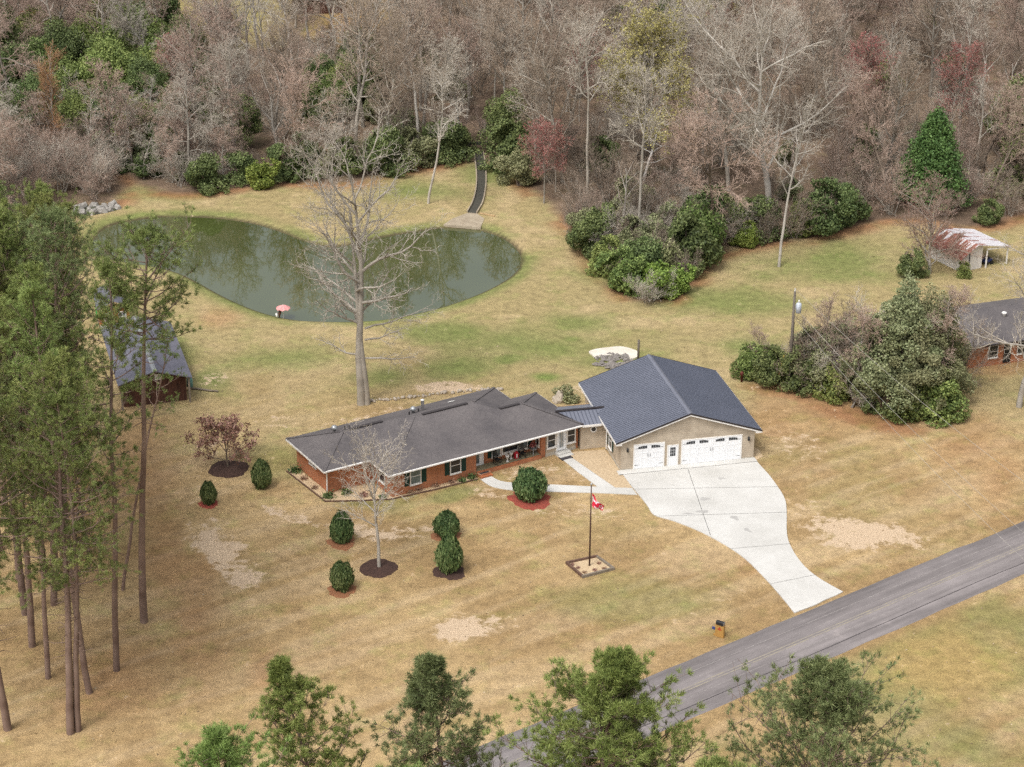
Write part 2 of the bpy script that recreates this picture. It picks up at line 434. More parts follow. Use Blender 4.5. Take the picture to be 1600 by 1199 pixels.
class MB:
    """collects boxes, prisms, tubes; build() links them as one mesh object"""

    def __init__(self):
        self.v, self.f, self.m = [], [], []

    def add(self, vs, fs, mi=0):
        b = len(self.v)
        self.v += [tuple(p) for p in vs]
        self.f += [tuple(i + b for i in f) for f in fs]
        self.m += [mi] * len(fs)
        return self

    def box(self, x0, x1, y0, y1, z0, z1, mi=0):
        vs = [(x0, y0, z0), (x1, y0, z0), (x1, y1, z0), (x0, y1, z0), (x0, y0, z1), (x1, y0, z1), (x1, y1, z1), (x0, y1, z1)]
        return self.add(vs, [(0, 3, 2, 1), (4, 5, 6, 7), (0, 1, 5, 4), (1, 2, 6, 5), (2, 3, 7, 6), (3, 0, 4, 7)], mi)

    def poly(self, pts, mi=0):
        return self.add(pts, [tuple(range(len(pts)))], mi)

    def prism(self, pts, z0, z1, mi=0, mi_side=None):
        n = len(pts)
        a = sum(pts[i][0] * pts[(i + 1) % n][1] - pts[(i + 1) % n][0] * pts[i][1] for i in range(n))
        if a < 0: pts = pts[::-1]
        b = len(self.v)
        self.v += [(p[0], p[1], z0) for p in pts] + [(p[0], p[1], z1) for p in pts]
        self.f += [tuple(b + i for i in range(n))[::-1], tuple(b + n + i for i in range(n))]
        self.m += [mi, mi]
        for i in range(n):
            j = (i + 1) % n
            self.f.append((b + i, b + j, b + n + j, b + n + i))
            self.m.append(mi if mi_side is None else mi_side)
        return self

    def xprism(self, pts, y0, y1, mi=0):
        """polygon in the xz plane pushed along y"""
        n = len(pts)
        b = len(self.v)
        a = sum(pts[i][0] * pts[(i + 1) % n][1] - pts[(i + 1) % n][0] * pts[i][1] for i in range(n))
        if a < 0: pts = pts[::-1]
        self.v += [(p[0], y0, p[1]) for p in pts] + [(p[0], y1, p[1]) for p in pts]
        self.f += [tuple(b + i for i in range(n)), tuple(b + n + i for i in range(n))[::-1]]
        self.m += [mi, mi]
        for i in range(n):
            j = (i + 1) % n
            self.f.append((b + j, b + i, b + n + i, b + n + j))
            self.m.append(mi)
        return self

    def beam(self, p0, p1, wx, wz, mi=0):
        """rectangular bar between two points"""
        p0, p1 = Vector(p0), Vector(p1)
        d = (p1 - p0).normalized()
        up = Vector((0, 0, 1)) if abs(d.z) < 0.95 else Vector((0, 1, 0))
        s = d.cross(up).normalized() * wx / 2
        t = s.cross(d).normalized() * wz / 2
        vs = [p + a * s + c * t for p in (p0, p1) for a, c in ((-1, -1), (1, -1), (1, 1), (-1, 1))]
        return self.add(vs, [(0, 1, 2, 3), (7, 6, 5, 4), (0, 4, 5, 1), (1, 5, 6, 2), (2, 6, 7, 3), (3, 7, 4, 0)], mi)

    def tube(self, pts, rad, n=8, mi=0, cap=True):
        pts = [Vector(p) for p in pts]
        if not isinstance(rad, (list, tuple)): rad = [rad] * len(pts)
        b = len(self.v)
        k = len(pts)
        for i, p in enumerate(pts):
            d = (pts[min(i + 1, k - 1)] - pts[max(i - 1, 0)]).normalized()
            up = Vector((0, 0, 1)) if abs(d.z) < 0.9 else Vector((1, 0, 0))
            s = d.cross(up).normalized()
            t = s.cross(d).normalized()
            for j in range(n):
                a = 2 * pi * j / n
                self.v.append(tuple(p + rad[i] * (cos(a) * s + sin(a) * t)))
        for i in range(k - 1):
            for j in range(n):
                j2 = (j + 1) % n
                self.f.append((b + i * n + j, b + i * n + j2, b + (i + 1) * n + j2, b + (i + 1) * n + j))
                self.m.append(mi)
        if cap:
            self.f.append(tuple(b + j for j in range(n))[::-1])
            self.f.append(tuple(b + (k - 1) * n + j for j in range(n)))
            self.m += [mi, mi]
        return self

    def lathe(self, prof, n=16, c=(0, 0), mi=0):
        b = len(self.v)
        for r, z in prof:
            for j in range(n):
                a = 2 * pi * j / n
                self.v.append((c[0] + r * cos(a), c[1] + r * sin(a), z))
        for i in range(len(prof) - 1):
            for j in range(n):
                j2 = (j + 1) % n
                self.f.append((b + i * n + j, b + i * n + j2, b + (i + 1) * n + j2, b + (i + 1) * n + j))
                self.m.append(mi)
        self.f.append(tuple(b + j for j in range(n))[::-1])
        self.f.append(tuple(b + (len(prof) - 1) * n + j for j in range(n)))
        self.m += [mi, mi]
        return self

    def mesh(self, name, mats, smooth=False):
        me = bpy.data.meshes.new(name)
        me.from_pydata(self.v, [], self.f)
        for m in (mats if isinstance(mats, (list, tuple)) else [mats]):
            me.materials.append(m)
        for p, mi in zip(me.polygons, self.m):
            p.material_index = mi
            p.use_smooth = smooth
        me.update()
        return me

    def build(self, name, mats, parent=None, smooth=False, loc=None, rotz=0):
        o = bpy.data.objects.new(name, self.mesh(name, mats, smooth))
        if loc is not None:
            o.location = loc
            o.rotation_euler = (0, 0, rotz)
        return put(o, parent)


def npmesh(name, V, F, mats, smooth=False, mi=None):
    """V (n,3), F list of (m,k) index arrays"""
    me = bpy.data.meshes.new(name)
    V = np.asarray(V, np.float32)
    me.vertices.add(len(V))
    me.vertices.foreach_set("co", V.ravel())
    loops = np.concatenate([f.ravel() for f in F]).astype(np.int32)
    tot = np.concatenate([np.full(len(f), f.shape[1], np.int32) for f in F])
    st = np.concatenate([[0], np.cumsum(tot)[:-1]]).astype(np.int32)
    me.loops.add(len(loops))
    me.loops.foreach_set("vertex_index", loops)
    me.polygons.add(len(tot))
    me.polygons.foreach_set("loop_start", st)
    if mi is not None:
        me.polygons.foreach_set("material_index", mi.astype(np.int32))
    if smooth:
        me.polygons.foreach_set("use_smooth", np.ones(len(tot), bool))
    for m in (mats if isinstance(mats, (list, tuple)) else [mats]):
        me.materials.append(m)
    me.update(calc_edges=True)
    return me


def obj(name, me, parent=None, loc=None, rotz=0, scale=None):
    o = bpy.data.objects.new(name, me)
    if loc is not None: o.location = loc
    o.rotation_euler = (0, 0, rotz)
    if scale is not None: o.scale = scale
    return put(o, parent)


def copy_tree(o, parent=None):
    c = o.copy()
    COL.objects.link(c)
    if parent is not None: c.parent = parent
    for ch in list(o.children):
        copy_tree(ch, c)
    return c


def smooth_line(pts, n=6, closed=False):
    """Catmull-Rom through 2D points"""
    out = []
    k = len(pts)
    rng = range(k) if closed else range(k - 1)
    for i in rng:
        p0 = pts[(i - 1) % k] if closed or i > 0 else pts[0]
        p1, p2 = pts[i], pts[(i + 1) % k]
        p3 = pts[(i + 2) % k] if closed or i + 2 < k else pts[-1]
        for j in range(n):
            t = j / n
            out.append(tuple(0.5 * (2 * p1[a] + (p2[a] - p0[a]) * t + (2 * p0[a] - 5 * p1[a] + 4 * p2[a] - p3[a]) * t * t
                                    + (3 * p1[a] - p0[a] - 3 * p2[a] + p3[a]) * t ** 3) for a in (0, 1)))
    if not closed: out.append(tuple(pts[-1]))
    return out


# ------------------------------------------------------------------ numpy noise
_rt = np.random.RandomState(5)
_T = _rt.rand(256, 256)


def vnoise(x, y):
    xi, yi = np.floor(x).astype(int), np.floor(y).astype(int)
    fx, fy = x - xi, y - yi
    fx, fy = fx * fx * (3 - 2 * fx), fy * fy * (3 - 2 * fy)
    a, b = _T[xi & 255, yi & 255], _T[(xi + 1) & 255, yi & 255]
    c, d = _T[xi & 255, (yi + 1) & 255], _T[(xi + 1) & 255, (yi + 1) & 255]
    return (a * (1 - fx) + b * fx) * (1 - fy) + (c * (1 - fx) + d * fx) * fy


def fbm(x, y, s, o=4, off=0.0):
    v, a, t = 0, 1.0, 0
    x = np.asarray(x) / s + off; y = np.asarray(y) / s + off * 1.7
    for i in range(o):
        v = v + a * vnoise(x, y); t += a
        a *= 0.5; x = x * 2.03 + 11.3; y = y * 2.03 + 5.7
    return v / t


def poly_sd(x, y, P):
    """signed distance to polygon, positive inside"""
    P = np.asarray(P, float)
    ins = np.zeros(x.shape, bool)
    d2 = np.full(x.shape, 1e12)
    n = len(P)
    for i in range(n):
        ax, ay = P[i]; bx, by = P[(i + 1) % n]
        ex, ey = bx - ax, by - ay
        t = np.clip(((x - ax) * ex + (y - ay) * ey) / (ex * ex + ey * ey + 1e-12), 0, 1)
        d2 = np.minimum(d2, (x - ax - t * ex) ** 2 + (y - ay - t * ey) ** 2)
        c = ((ay > y) != (by > y)) & (x < (bx - ax) * (y - ay) / (by - ay + 1e-12) + ax)
        ins ^= c
    return np.where(ins, 1, -1) * np.sqrt(d2)


def sstep(a, b, x):
    t = np.clip((x - a) / (b - a), 0, 1)
    return t * t * (3 - 2 * t)


# ------------------------------------------------------------------ ground
POND_PX = [(140, 378), (152, 360), (172, 348), (205, 341), (250, 335), (300, 335), (350, 338), (400, 346), (440, 358), (470, 370),
           (500, 379), (530, 381), (560, 375), (600, 366), (650, 358), (693, 352), (722, 353), (752, 356), (785, 367), (808, 383), (818, 402),
           (811, 420), (790, 437), (755, 455), (710, 472), (660, 486), (610, 496), (560, 500), (500, 500), (455, 497), (410, 487),
           (370, 472), (335, 455), (305, 438), (275, 424), (240, 414), (200, 408), (165, 400), (145, 390)]
POND = smooth_line([G(*p) for p in POND_PX], 3, True)
CREEK = [G(*p) for p in [(60, 312), (90, 318), (120, 322), (150, 319), (185, 318), (188, 325), (165, 331), (135, 336), (100, 336), (60, 330)]]
LAWN_TOP_PX = [(-250, 420), (0, 372), (60, 345), (120, 330), (160, 320), (188, 316), (195, 290), (192, 276), (240, 298), (300, 303), (390, 294), (470, 291),
               (560, 288), (650, 262), (720, 250), (775, 258), (810, 285), (840, 315), (880, 345), (915, 385), (935, 430),
               (975, 466), (1012, 479), (1050, 468), (1085, 440), (1105, 405), (1145, 388), (1210, 378), (1290, 370), (1350, 357),
               (1390, 346), (1450, 344), (1500, 356), (1545, 352), (1600, 338), (1900, 300)]
FOREST = [G(*p) for p in LAWN_TOP_PX] + [(230, 420), (230, 520), (-230, 520), (-230, 300)]

xs = np.concatenate([[-3500, -1800, -900, -500, -300, -200, -150, -125], np.arange(-105, 105.01, 0.42), [125, 150, 200, 300, 500, 900, 1800, 3500]])
ys = np.concatenate([[-3000, -1000, -300, -50, 30, 70, 90], np.arange(100, 332, 0.42), [340, 350, 365, 390, 430, 500, 650, 900, 1600, 3000, 5000]])
GX, GY = np.meshgrid(xs, ys)
gx, gy = GX.ravel(), GY.ravel()
sd_p = poly_sd(gx, gy, POND)
sd_c = poly_sd(gx, gy, CREEK)
n2 = fbm(gx, gy, 9, 4)
sd_f = poly_sd(gx, gy, FOREST) + (n2 - 0.5) * 3.0
gz = -1.3 * sstep(-1.0, 3.0, sd_p) - 0.9 * sstep(-0.8, 2.0, sd_c)
gz = gz + 0.25 * sstep(1, 6, sd_f) * (fbm(gx, gy, 4, 3, 3.3) - 0.5)
PXX, PYY = PX(gx, gy)


def blob(cx, cy, rx, ry, rot=0.0, soft=0.6, nz=0.9, ns=2.2):
    """soft-edged patch on the ground, given by its place on the lawn"""
    c, s = cos(radians(rot)), sin(radians(rot))
    dx, dy = PXX - cx, PYY - cy
    u, v = (dx * c + dy * s) / rx, (-dx * s + dy * c) / ry
    d = np.sqrt(u * u + v * v) + (fbm(gx, gy, ns, 4, cx * 0.013) - 0.5) * nz
    return 1 - sstep(1 - soft, 1 + soft * 0.4, d)


tan_ = np.array([0.41, 0.294, 0.152]); tan2 = np.array([0.305, 0.206, 0.101])
olive = np.array([0.285, 0.235, 0.10]); green = np.array([0.165, 0.192, 0.062])
pale = np.array([0.46, 0.345, 0.212]); rust = np.array([0.31, 0.155, 0.075])
litter = np.array([0.23, 0.165, 0.115]); litter2 = np.array([0.14, 0.10, 0.072]); redstraw = np.array([0.27, 0.12, 0.06])


def mixv(c, d, t):
    return c * (1 - t[:, None]) + d * t[:, None]


big = fbm(gx, gy, 14, 4, 1.1)
mid = fbm(gx, gy, 4, 4, 2.2)
# faint mowing and wheel lines along the road's direction
a_ = radians(36.3)
st = fbm((gx * cos(a_) + gy * sin(a_)) / 9.0, (-gx * sin(a_) + gy * cos(a_)), 0.9, 3, 4.4)
col = np.tile(tan_, (len(gx), 1))
col = mixv(col, tan2, sstep(0.35, 0.65, mid * 0.5 + big * 0.5))
col = mixv(col, olive, 0.5 * sstep(0.50, 0.70, fbm(gx, gy, 7, 4, 9.9)) * sstep(1000, 700, PYY + 0 * PXX))
col = mixv(col, pale, 0.42 * sstep(0.45, 0.74, st))
col = mixv(col, tan2 * .92, 0.32 * sstep(0.55, 0.30, st))
# lawn behind the house and round the pond is greener
back = sstep(700, 560, PYY + (big - 0.5) * 160)
col = mixv(col, np.array([0.315, 0.258, 0.128]), 0.85 * back)
col = mixv(col, np.array([0.40, 0.308, 0.17]), back * sstep(0.5, 0.68, mid) * 0.8)
gmask = np.zeros(len(gx))
for b in [(850, 540, 170, 34), (720, 575, 70, 22), (905, 505, 90, 20), (960, 560, 80, 22), (700, 520, 90, 20), (270, 545, 60, 40), (330, 590, 40, 25),
          (1130, 470, 130, 30), (1290, 410, 170, 32), (760, 275, 60, 20), (640, 300, 80, 20), (250, 300, 60, 20), (600, 590, 60, 18), (430, 560, 90, 24),
          (1170, 540, 60, 18), (940, 420, 60, 20)]:
    gmask = np.maximum(gmask, 0.86 * blob(*b, soft=0.9, nz=1.1, ns=5))
for b in [(850, 545, 60, 14), (890, 530, 35, 9), (800, 560, 40, 10), (860, 590, 30, 8), (745, 578, 25, 8), (915, 512, 25, 6), (260, 560, 25, 18)]:
    gmask = np.maximum(gmask, 0.95 * blob(*b, soft=0.9, nz=1.2, ns=3))
bank = sstep(-2.6, -0.4, sd_p) * sstep(0.3, 0.62, fbm(gx, gy, 8, 3, 6.6) + 0.12 * (PYY > 400))
gmask = np.maximum(gmask, 0.8 * bank)
gmask = np.maximum(gmask, 0.5 * blob(570, 770, 120, 35, 12) + 0.0)
gmask = np.maximum(gmask, 0.65 * blob(700, 775, 60, 12, -12))
gmask = np.maximum(gmask, 0.45 * blob(430, 715, 60, 40) + 0)
gmask = np.maximum(gmask, 0.40 * blob(960, 930, 130, 40, 0, nz=1.4, ns=5))
# verge across the road
across = sstep(0.0, 2.0, -(gy - (0.735 * gx + 105.5)))
gmask = np.maximum(gmask, across * 0.55 * sstep(0.35, 0.62, fbm(gx, gy, 7, 4, 8.1)))
col = mixv(col, green, gmask)
col = mixv(col, np.array([0.40, 0.27, 0.115]), 0.6 * blob(1480, 1040, 130, 60) * (PYY > 500))
rm = np.zeros(len(gx))
for b in [(300, 960, 60, 150, 0), (260, 860, 40, 100, 0), (180, 1060, 110, 90, 0), (420, 1060, 40, 40, 0), (1215, 640, 60, 60, 0), (1330, 650, 150, 30, 12), (1520, 690, 60, 50, 0),
          (340, 500, 40, 20, 0), (215, 720, 60, 120, 0), (130, 800, 80, 100, 0), (1180, 880, 30, 20, 0), (1560, 760, 50, 50, 0)]:
    rm = np.maximum(rm, 0.42 * blob(*b, soft=0.9, nz=1.3, ns=4))
col = mixv(col, rust, rm)
# bare scraped ground
bare = np.zeros(len(gx))
for b in [(345, 865, 32, 66, -28, 1.3), (372, 905, 34, 28, -10, 1.2), (328, 845, 28, 32, 0, 1.15), (738, 984, 66, 23, -3, 1.5), (470, 812, 50, 12, 14, 1.0), (430, 800, 40, 8, 18, .8), (560, 830, 85, 12, 6, .95),
          (650, 828, 65, 10, 0, .85), (760, 772, 40, 10, 12, .7), (900, 800, 90, 14, 2, .55), (1340, 835, 105, 24, 9, 1.1), (1290, 825, 40, 14, 5, .8), (700, 605, 55, 8, -3, .95),
          (560, 655, 90, 10, -12, .45), (440, 660, 40, 14, 0, .4), (335, 592, 30, 12, 0, .8), (930, 735, 70, 20, 0, .55), (830, 738, 60, 14, -10, .62),
          (1100, 950, 100, 10, -24, .4), (905, 610, 40, 8, 0, .6), (1250, 690, 70, 30, 20, .42), (340, 700, 50, 20, 0, .35), (1180, 600, 30, 12, 0, .3), (1330, 560, 10, 6, 0, .3),
          (870, 630, 40, 10, 0, .5), (620, 640, 80, 8, -12, .5), (305, 760, 18, 60, 10, .35), (1000, 845, 60, 10, 6, .3), (1260, 800, 40, 30, 0, .45)]:
    bare = np.maximum(bare, b[5] * .92 * blob(*b[:5], soft=0.9, nz=1.5, ns=3.2))
gz = gz - 0.0 * bare
# forest floor
fm = sstep(-0.6, 1.8, sd_f)
edge = sstep(-3.0, 0.0, sd_f) * (1 - sstep(2.0, 5.0, sd_f))
col = mixv(col, redstraw, 0.75 * edge * sstep(0.35, 0.6, mid))
fl = litter * (1 - sstep(0.3, 0.7, mid)[:, None]) + litter2 * sstep(0.3, 0.7, mid)[:, None]
clear = np.maximum(blob(340, 20, 130, 60, 0, nz=0.7, ns=8), blob(560, 45, 75, 50, 0, nz=0.8, ns=8))
fm = fm * (1 - 0.9 * clear)
col = mixv(col, fl, fm)
col = mixv(col, np.array([0.27, 0.225, 0.095]), clear * 0.9)
col = mixv(col, np.array([0.36, 0.225, 0.095]), blob(560, 50, 70, 55, 0, nz=0.6, ns=8))
for b in [(1350, 655, 110, 14, 14), (1440, 640, 70, 16, 10), (1215, 612, 60, 10, 10), (1560, 560, 60, 30, 0)]:
    col = mixv(col, redstraw, 0.6 * blob(*b, nz=0.8, ns=2))
col = mixv(col, np.array([0.085, 0.07, 0.04]), sstep(-0.35, 0.1, sd_p))
col = mixv(col, np.array([0.085, 0.07, 0.04]), sstep(-0.3, 0.2, sd_c))
nx_, ny_ = len(xs), len(ys)
idx = np.arange(nx_ * ny_).reshape(ny_, nx_)
Fq = np.stack([idx[:-1, :-1], idx[:-1, 1:], idx[1:, 1:], idx[1:, :-1]], -1).reshape(-1, 4)


def ground_mat():
    m, nt, p = new_mat('lawn_and_leaf_litter')
    at = N(nt, "ShaderNodeAttribute", attribute_name='Col')
    ab = N(nt, "ShaderNodeAttribute", attribute_name='bare')
    tc = N(nt, "ShaderNodeTexCoord")
    P_ = tc.outputs['Object']
    n1 = N(nt, "ShaderNodeTexNoise", Scale=1.1, Detail=9, Roughness=0.72)
    n2 = N(nt, "ShaderNodeTexNoise", Scale=7.0, Detail=6, Roughness=0.75)
    n3 = N(nt, "ShaderNodeTexNoise", Scale=0.33, Detail=8, Roughness=0.65)
    for n in (n1, n2, n3): nt.links.new(P_, n.inputs['Vector'])
    r1 = ramp(nt, n1.outputs[0], [(0.3, (0.66, 0.65, 0.65)), (0.5, (1, 1, 1)), (0.7, (1.27, 1.26, 1.24))])
    r2 = ramp(nt, n2.outputs[0], [(0.3, (0.66, 0.66, 0.67)), (0.5, (1, 1, 1)), (0.7, (1.30, 1.29, 1.27))])
    c = mixc(nt, 1.0, at.outputs['Color'], r1.outputs[0], 'MULTIPLY')
    c = mixc(nt, 1.0, c, r2.outputs[0], 'MULTIPLY')
    # sparse green shoots
    r4 = ramp(nt, n3.outputs[0], [(0.52, (0, 0, 0)), (0.68, (0.55, 0.55, 0.55))])
    c = mixc(nt, r4.outputs[0], c, mixc(nt, 1.0, c, (0.78, 1.0, 0.72), 'MULTIPLY'))
    # bare soil shows through where the mask and the noise say so
    s1 = N(nt, "ShaderNodeMath", operation='SUBTRACT')
    nt.links.new(n1.outputs[0], s1.inputs[0]); s1.inputs[1].default_value = 0.5
    s2 = N(nt, "ShaderNodeMath", operation='MULTIPLY_ADD')
    nt.links.new(s1.outputs[0], s2.inputs[0]); s2.inputs[1].default_value = 3.2
    nt.links.new(ab.outputs['Fac'], s2.inputs[2])
    r5 = ramp(nt, s2.outputs[0], [(0.38, (0, 0, 0)), (0.72, (1, 1, 1))])
    soil = ramp(nt, n2.outputs[0], [(0.3, (0.36, 0.255, 0.165)), (0.65, (0.62, 0.485, 0.34))])
    c = mixc(nt, r5.outputs[0], c, soil.outputs[0])
    nt.links.new(c, p.inputs['Base Color'])
    p.inputs['Roughness'].default_value = 0.95
    p.inputs['Specular IOR Level'].default_value = 0.1
    b = N(nt, "ShaderNodeBump", Strength=0.5, Distance=0.12)
    nt.links.new(n2.outputs[0], b.inputs['Height'])
    nt.links.new(b.outputs[0], p.inputs['Normal'])
    return m


gme = npmesh('ground', np.stack([gx, gy, gz], 1), [Fq], ground_mat(), smooth=True)
ca = gme.attributes.new('Col', 'FLOAT_COLOR', 'POINT')
ca.data.foreach_set('color', np.concatenate([col, np.ones((len(col), 1))], 1).astype(np.float32).ravel())
ba = gme.attributes.new('bare', 'FLOAT', 'POINT')
ba.data.foreach_set('value', bare.astype(np.float32))
tag(obj('ground', gme), kind='structure')


# ------------------------------------------------------------------ water
def water_mat():
    m, nt, p = new_mat('pond_water')
    tc = N(nt, "ShaderNodeTexCoord")
    no = N(nt, "ShaderNodeTexNoise", Scale=0.09, Detail=5)
    nt.links.new(tc.outputs['Object'], no.inputs['Vector'])
    r = ramp(nt, no.outputs[0], [(0.35, (0.045, 0.062, 0.014)), (0.65, (0.066, 0.082, 0.024))])
    nt.links.new(r.outputs[0], p.inputs['Base Color'])
    p.inputs['Roughness'].default_value = 0.02
    p.inputs['IOR'].default_value = 2.15
    p.inputs['Specular IOR Level'].default_value = 0.85
    nb = N(nt, "ShaderNodeTexNoise", Scale=1.1, Detail=3)
    mp = N(nt, "ShaderNodeMapping")
    mp.inputs['Scale'].default_value = (1.0, 0.45, 1)
    nt.links.new(tc.outputs['Object'], mp.inputs[0])
    nt.links.new(mp.outputs[0], nb.inputs['Vector'])
    b = N(nt, "ShaderNodeBump", Strength=0.035, Distance=0.05)
    nt.links.new(nb.outputs[0], b.inputs['Height'])
    nt.links.new(b.outputs[0], p.inputs['Normal'])
    return m


M['water'] = water_mat()


def grow_poly(P, d):
    c = np.mean(P, 0)
    out = []
    n = len(P)
    for i in range(n):
        a, b = np.array(P[i - 1]), np.array(P[(i + 1) % n])
        t = (b - a) / (np.linalg.norm(b - a) + 1e-9)
        nrm = np.array([t[1], -t[0]])
        if np.dot(nrm, np.array(P[i]) - c) < 0: nrm = -nrm
        out.append(tuple(np.array(P[i]) + nrm * d))
    return out


tag(MB().poly([(x, y, -0.30) for x, y in POND][::-1]).build('pond_water', M['water']), kind='structure')
_pw = bpy.data.objects['pond_water']
if _pw.data.polygons[0].normal.z < 0: _pw.data.flip_normals()
tag(MB().poly([(x, y, -0.28) for x, y in CREEK]).build('creek_water', M['water']), kind='structure')
_pw = bpy.data.objects['creek_water']
if _pw.data.polygons[0].normal.z < 0: _pw.data.flip_normals()


# ------------------------------------------------------------------ road, drive, paths
def asphalt_mat():
    m, nt, p = new_mat('old_asphalt')
    tc = N(nt, "ShaderNodeTexCoord")
    P_ = tc.outputs['Object']
    n1 = N(nt, "ShaderNodeTexNoise", Scale=14, Detail=6, Roughness=0.8)
    nt.links.new(P_, n1.inputs['Vector'])
    mp = N(nt, "ShaderNodeMapping")
    mp.inputs['Scale'].default_value = (0.06, 1.1, 1)
    nt.links.new(P_, mp.inputs[0])
    n2 = N(nt, "ShaderNodeTexNoise", Scale=1.3, Detail=6, Roughness=0.6)
    nt.links.new(mp.outputs[0], n2.inputs['Vector'])
    n3 = N(nt, "ShaderNodeTexNoise", Scale=0.33, Detail=7, Roughness=0.65)
    nt.links.new(P_, n3.inputs['Vector'])
    r1 = ramp(nt, n1.outputs[0], [(0.3, (0.17, 0.152, 0.152)), (0.7, (0.27, 0.243, 0.24))])
    r2 = ramp(nt, n2.outputs[0], [(0.35, (0.78, 0.78, 0.78)), (0.68, (1.25, 1.25, 1.25))])
    r3 = ramp(nt, n3.outputs[0], [(0.35, (0.85, 0.85, 0.85)), (0.62, (1.05, 1.05, 1.05)), (0.72, (1.4, 1.38, 1.36))])
    c = mixc(nt, 1.0, r1.outputs[0], r2.outputs[0], 'MULTIPLY')
    c = mixc(nt, 1.0, c, r3.outputs[0], 'MULTIPLY')
    nt.links.new(c, p.inputs['Base Color'])
    p.inputs['Roughness'].default_value = 0.9
    p.inputs['Specular IOR Level'].default_value = 0.25
    return m


M['asphalt'] = asphalt_mat()


def worn_line(name, colr, lo=0.42, hi=0.62):
    m, nt, p = new_mat(name)
    tc = N(nt, "ShaderNodeTexCoord")
    n1 = N(nt, "ShaderNodeTexNoise", Scale=2.2, Detail=8, Roughness=0.75)
    nt.links.new(tc.outputs['Object'], n1.inputs['Vector'])
    r = ramp(nt, n1.outputs[0], [(lo, (0.22, 0.197, 0.193)), (hi, colr)])
    nt.links.new(r.outputs[0], p.inputs['Base Color'])
    p.inputs['Roughness'].default_value = 0.85
    return m


RA = radians(36.31)
road_o = (20.0, 0.735 * 20 + 109.1)
RW = 2.86
# the road has its own frame: x along, y across
nseg = 400
rx = np.linspace(-400, 400, nseg)
up_e = RW + 0.22 * (fbm(rx, rx * 0 + 3.1, 2.2, 3) - 0.5) + 0.18 * (fbm(rx, rx * 0 + 9.1, 0.7, 2) - 0.5)
lo_e = -RW - 0.22 * (fbm(rx, rx * 0 + 7.7, 2.2, 3) - 0.5) - 0.18 * (fbm(rx, rx * 0 + 1.1, 0.7, 2) - 0.5)
b = MB()
nn = len(rx)
b.add([(x, y, 0.045) for x, y in zip(rx, lo_e)] + [(x, 0, 0.075) for x in rx] + [(x, y, 0.045) for x, y in zip(rx, up_e)]
      + [(x, y - 0.05, -0.1) for x, y in zip(rx, lo_e)] + [(x, y + 0.05, -0.1) for x, y in zip(rx, up_e)],
      [(i, i + 1, nn + i + 1, nn + i) for i in range(nn - 1)] + [(nn + i, nn + i + 1, 2 * nn + i + 1, 2 * nn + i) for i in range(nn - 1)]
      + [(3 * nn + i, 3 * nn + i + 1, i + 1, i) for i in range(nn - 1)] + [(2 * nn + i, 2 * nn + i + 1, 4 * nn + i + 1, 4 * nn + i) for i in range(nn - 1)])
road = b.build('road', M['asphalt'], None, True, (*road_o, 0), RA)
tag(road, kind='structure')


def road_z(y):
    return 0.075 - 0.03 * abs(y) / RW


b = MB()
for y, wd in ((0.13, 0.11), (-0.13, 0.11)):
    for i in range(0, 100):
        x0, x1 = -150 + i * 3, -147 + i * 3
        b.poly([(x0, y - wd / 2, road_z(y) + .005), (x1, y - wd / 2, road_z(y) + .005), (x1, y + wd / 2, road_z(y) + .005), (x0, y + wd / 2, road_z(y) + .005)])
b.build('centre_line', worn_line('worn_yellow_paint', (0.37, 0.325, 0.215), 0.38, 0.72), road)
b = MB()
for y, wd in ((1.55, 0.06), (0.75, 0.05), (-0.85, 0.06)):
    b.poly([(-150, y - wd / 2, road_z(y) + .004), (150, y - wd / 2, road_z(y) + .004), (150, y + wd / 2, road_z(y) + .004), (-150, y + wd / 2, road_z(y) + .004)])
b.build('pale_scuff_line', worn_line('pale_scuff', (0.36, 0.335, 0.315), 0.45, 0.7), road)
b = MB()
cx = np.linspace(-150, 150, 500)
cy = -1.75 + 0.25 * (fbm(cx, cx * 0, 9, 3) - 0.5)
b.add([(x, y - .03, road_z(y) + .004) for x, y in zip(cx, cy)] + [(x, y + .03, road_z(y) + .004) for x, y in zip(cx, cy)],
      [(i, i + 1, 501 + i - 0, 500 + i) for i in range(499)])
b.build('tar_seam', M['dark_trim'], road)


def slab(name, px_pts, z, mat, mside=None, base=-0.12, label=None):
    pts = [G(*p) for p in px_pts]
    return tag(MB().prism(pts, base, z).build(name, mat), kind='structure')


drv = [(972, 741.5), (1075, 731), (1181, 720.5)] + smooth_line([(1181, 720.5), (1193, 734), (1206, 749), (1225, 778), (1229, 800), (1229.5, 835), (1237, 858), (1255, 884), (1280, 905), (1317, 926)], 4)
drv += [(1305, 932), (1290, 938), (1275, 946), (1262, 951), (1251, 955), (1241, 959)]
drv += smooth_line([(1241, 959), (1226, 940), (1200, 910), (1165, 875), (1130, 851), (1090, 830), (1052, 815), (1022, 805.5), (1010, 789), (987, 761), (972, 741.5)], 4)[:-1]
drv_o = slab('driveway', drv, 0.085, M['concrete'])
b = MB()
for cx_, cy_, rx_, ry_ in ((1127, 749, 5, 1.6), (1101, 781, 7.5, 2.4), (1098, 801, 10, 2.2), (1075, 804, 9, 1.1), (1148, 811, 6.5, 3.4), (1168, 830, 5, 3.2)):
    ring = []
    for k in range(22):
        a = 2 * pi * k / 22
        q = 1 + 0.18 * sin(3 * a + cx_) + 0.1 * sin(5 * a)
        ring.append((*G(cx_ + rx_ * q * cos(a) + (2.2 * sin(a) if cx_ > 1140 else 0), cy_ + ry_ * q * sin(a) + (1.3 * cos(a) if cx_ > 1140 else 0)), 0.089))
    b.poly(ring[::-1])
b.build('damp_patch', M['damp'], drv_o)
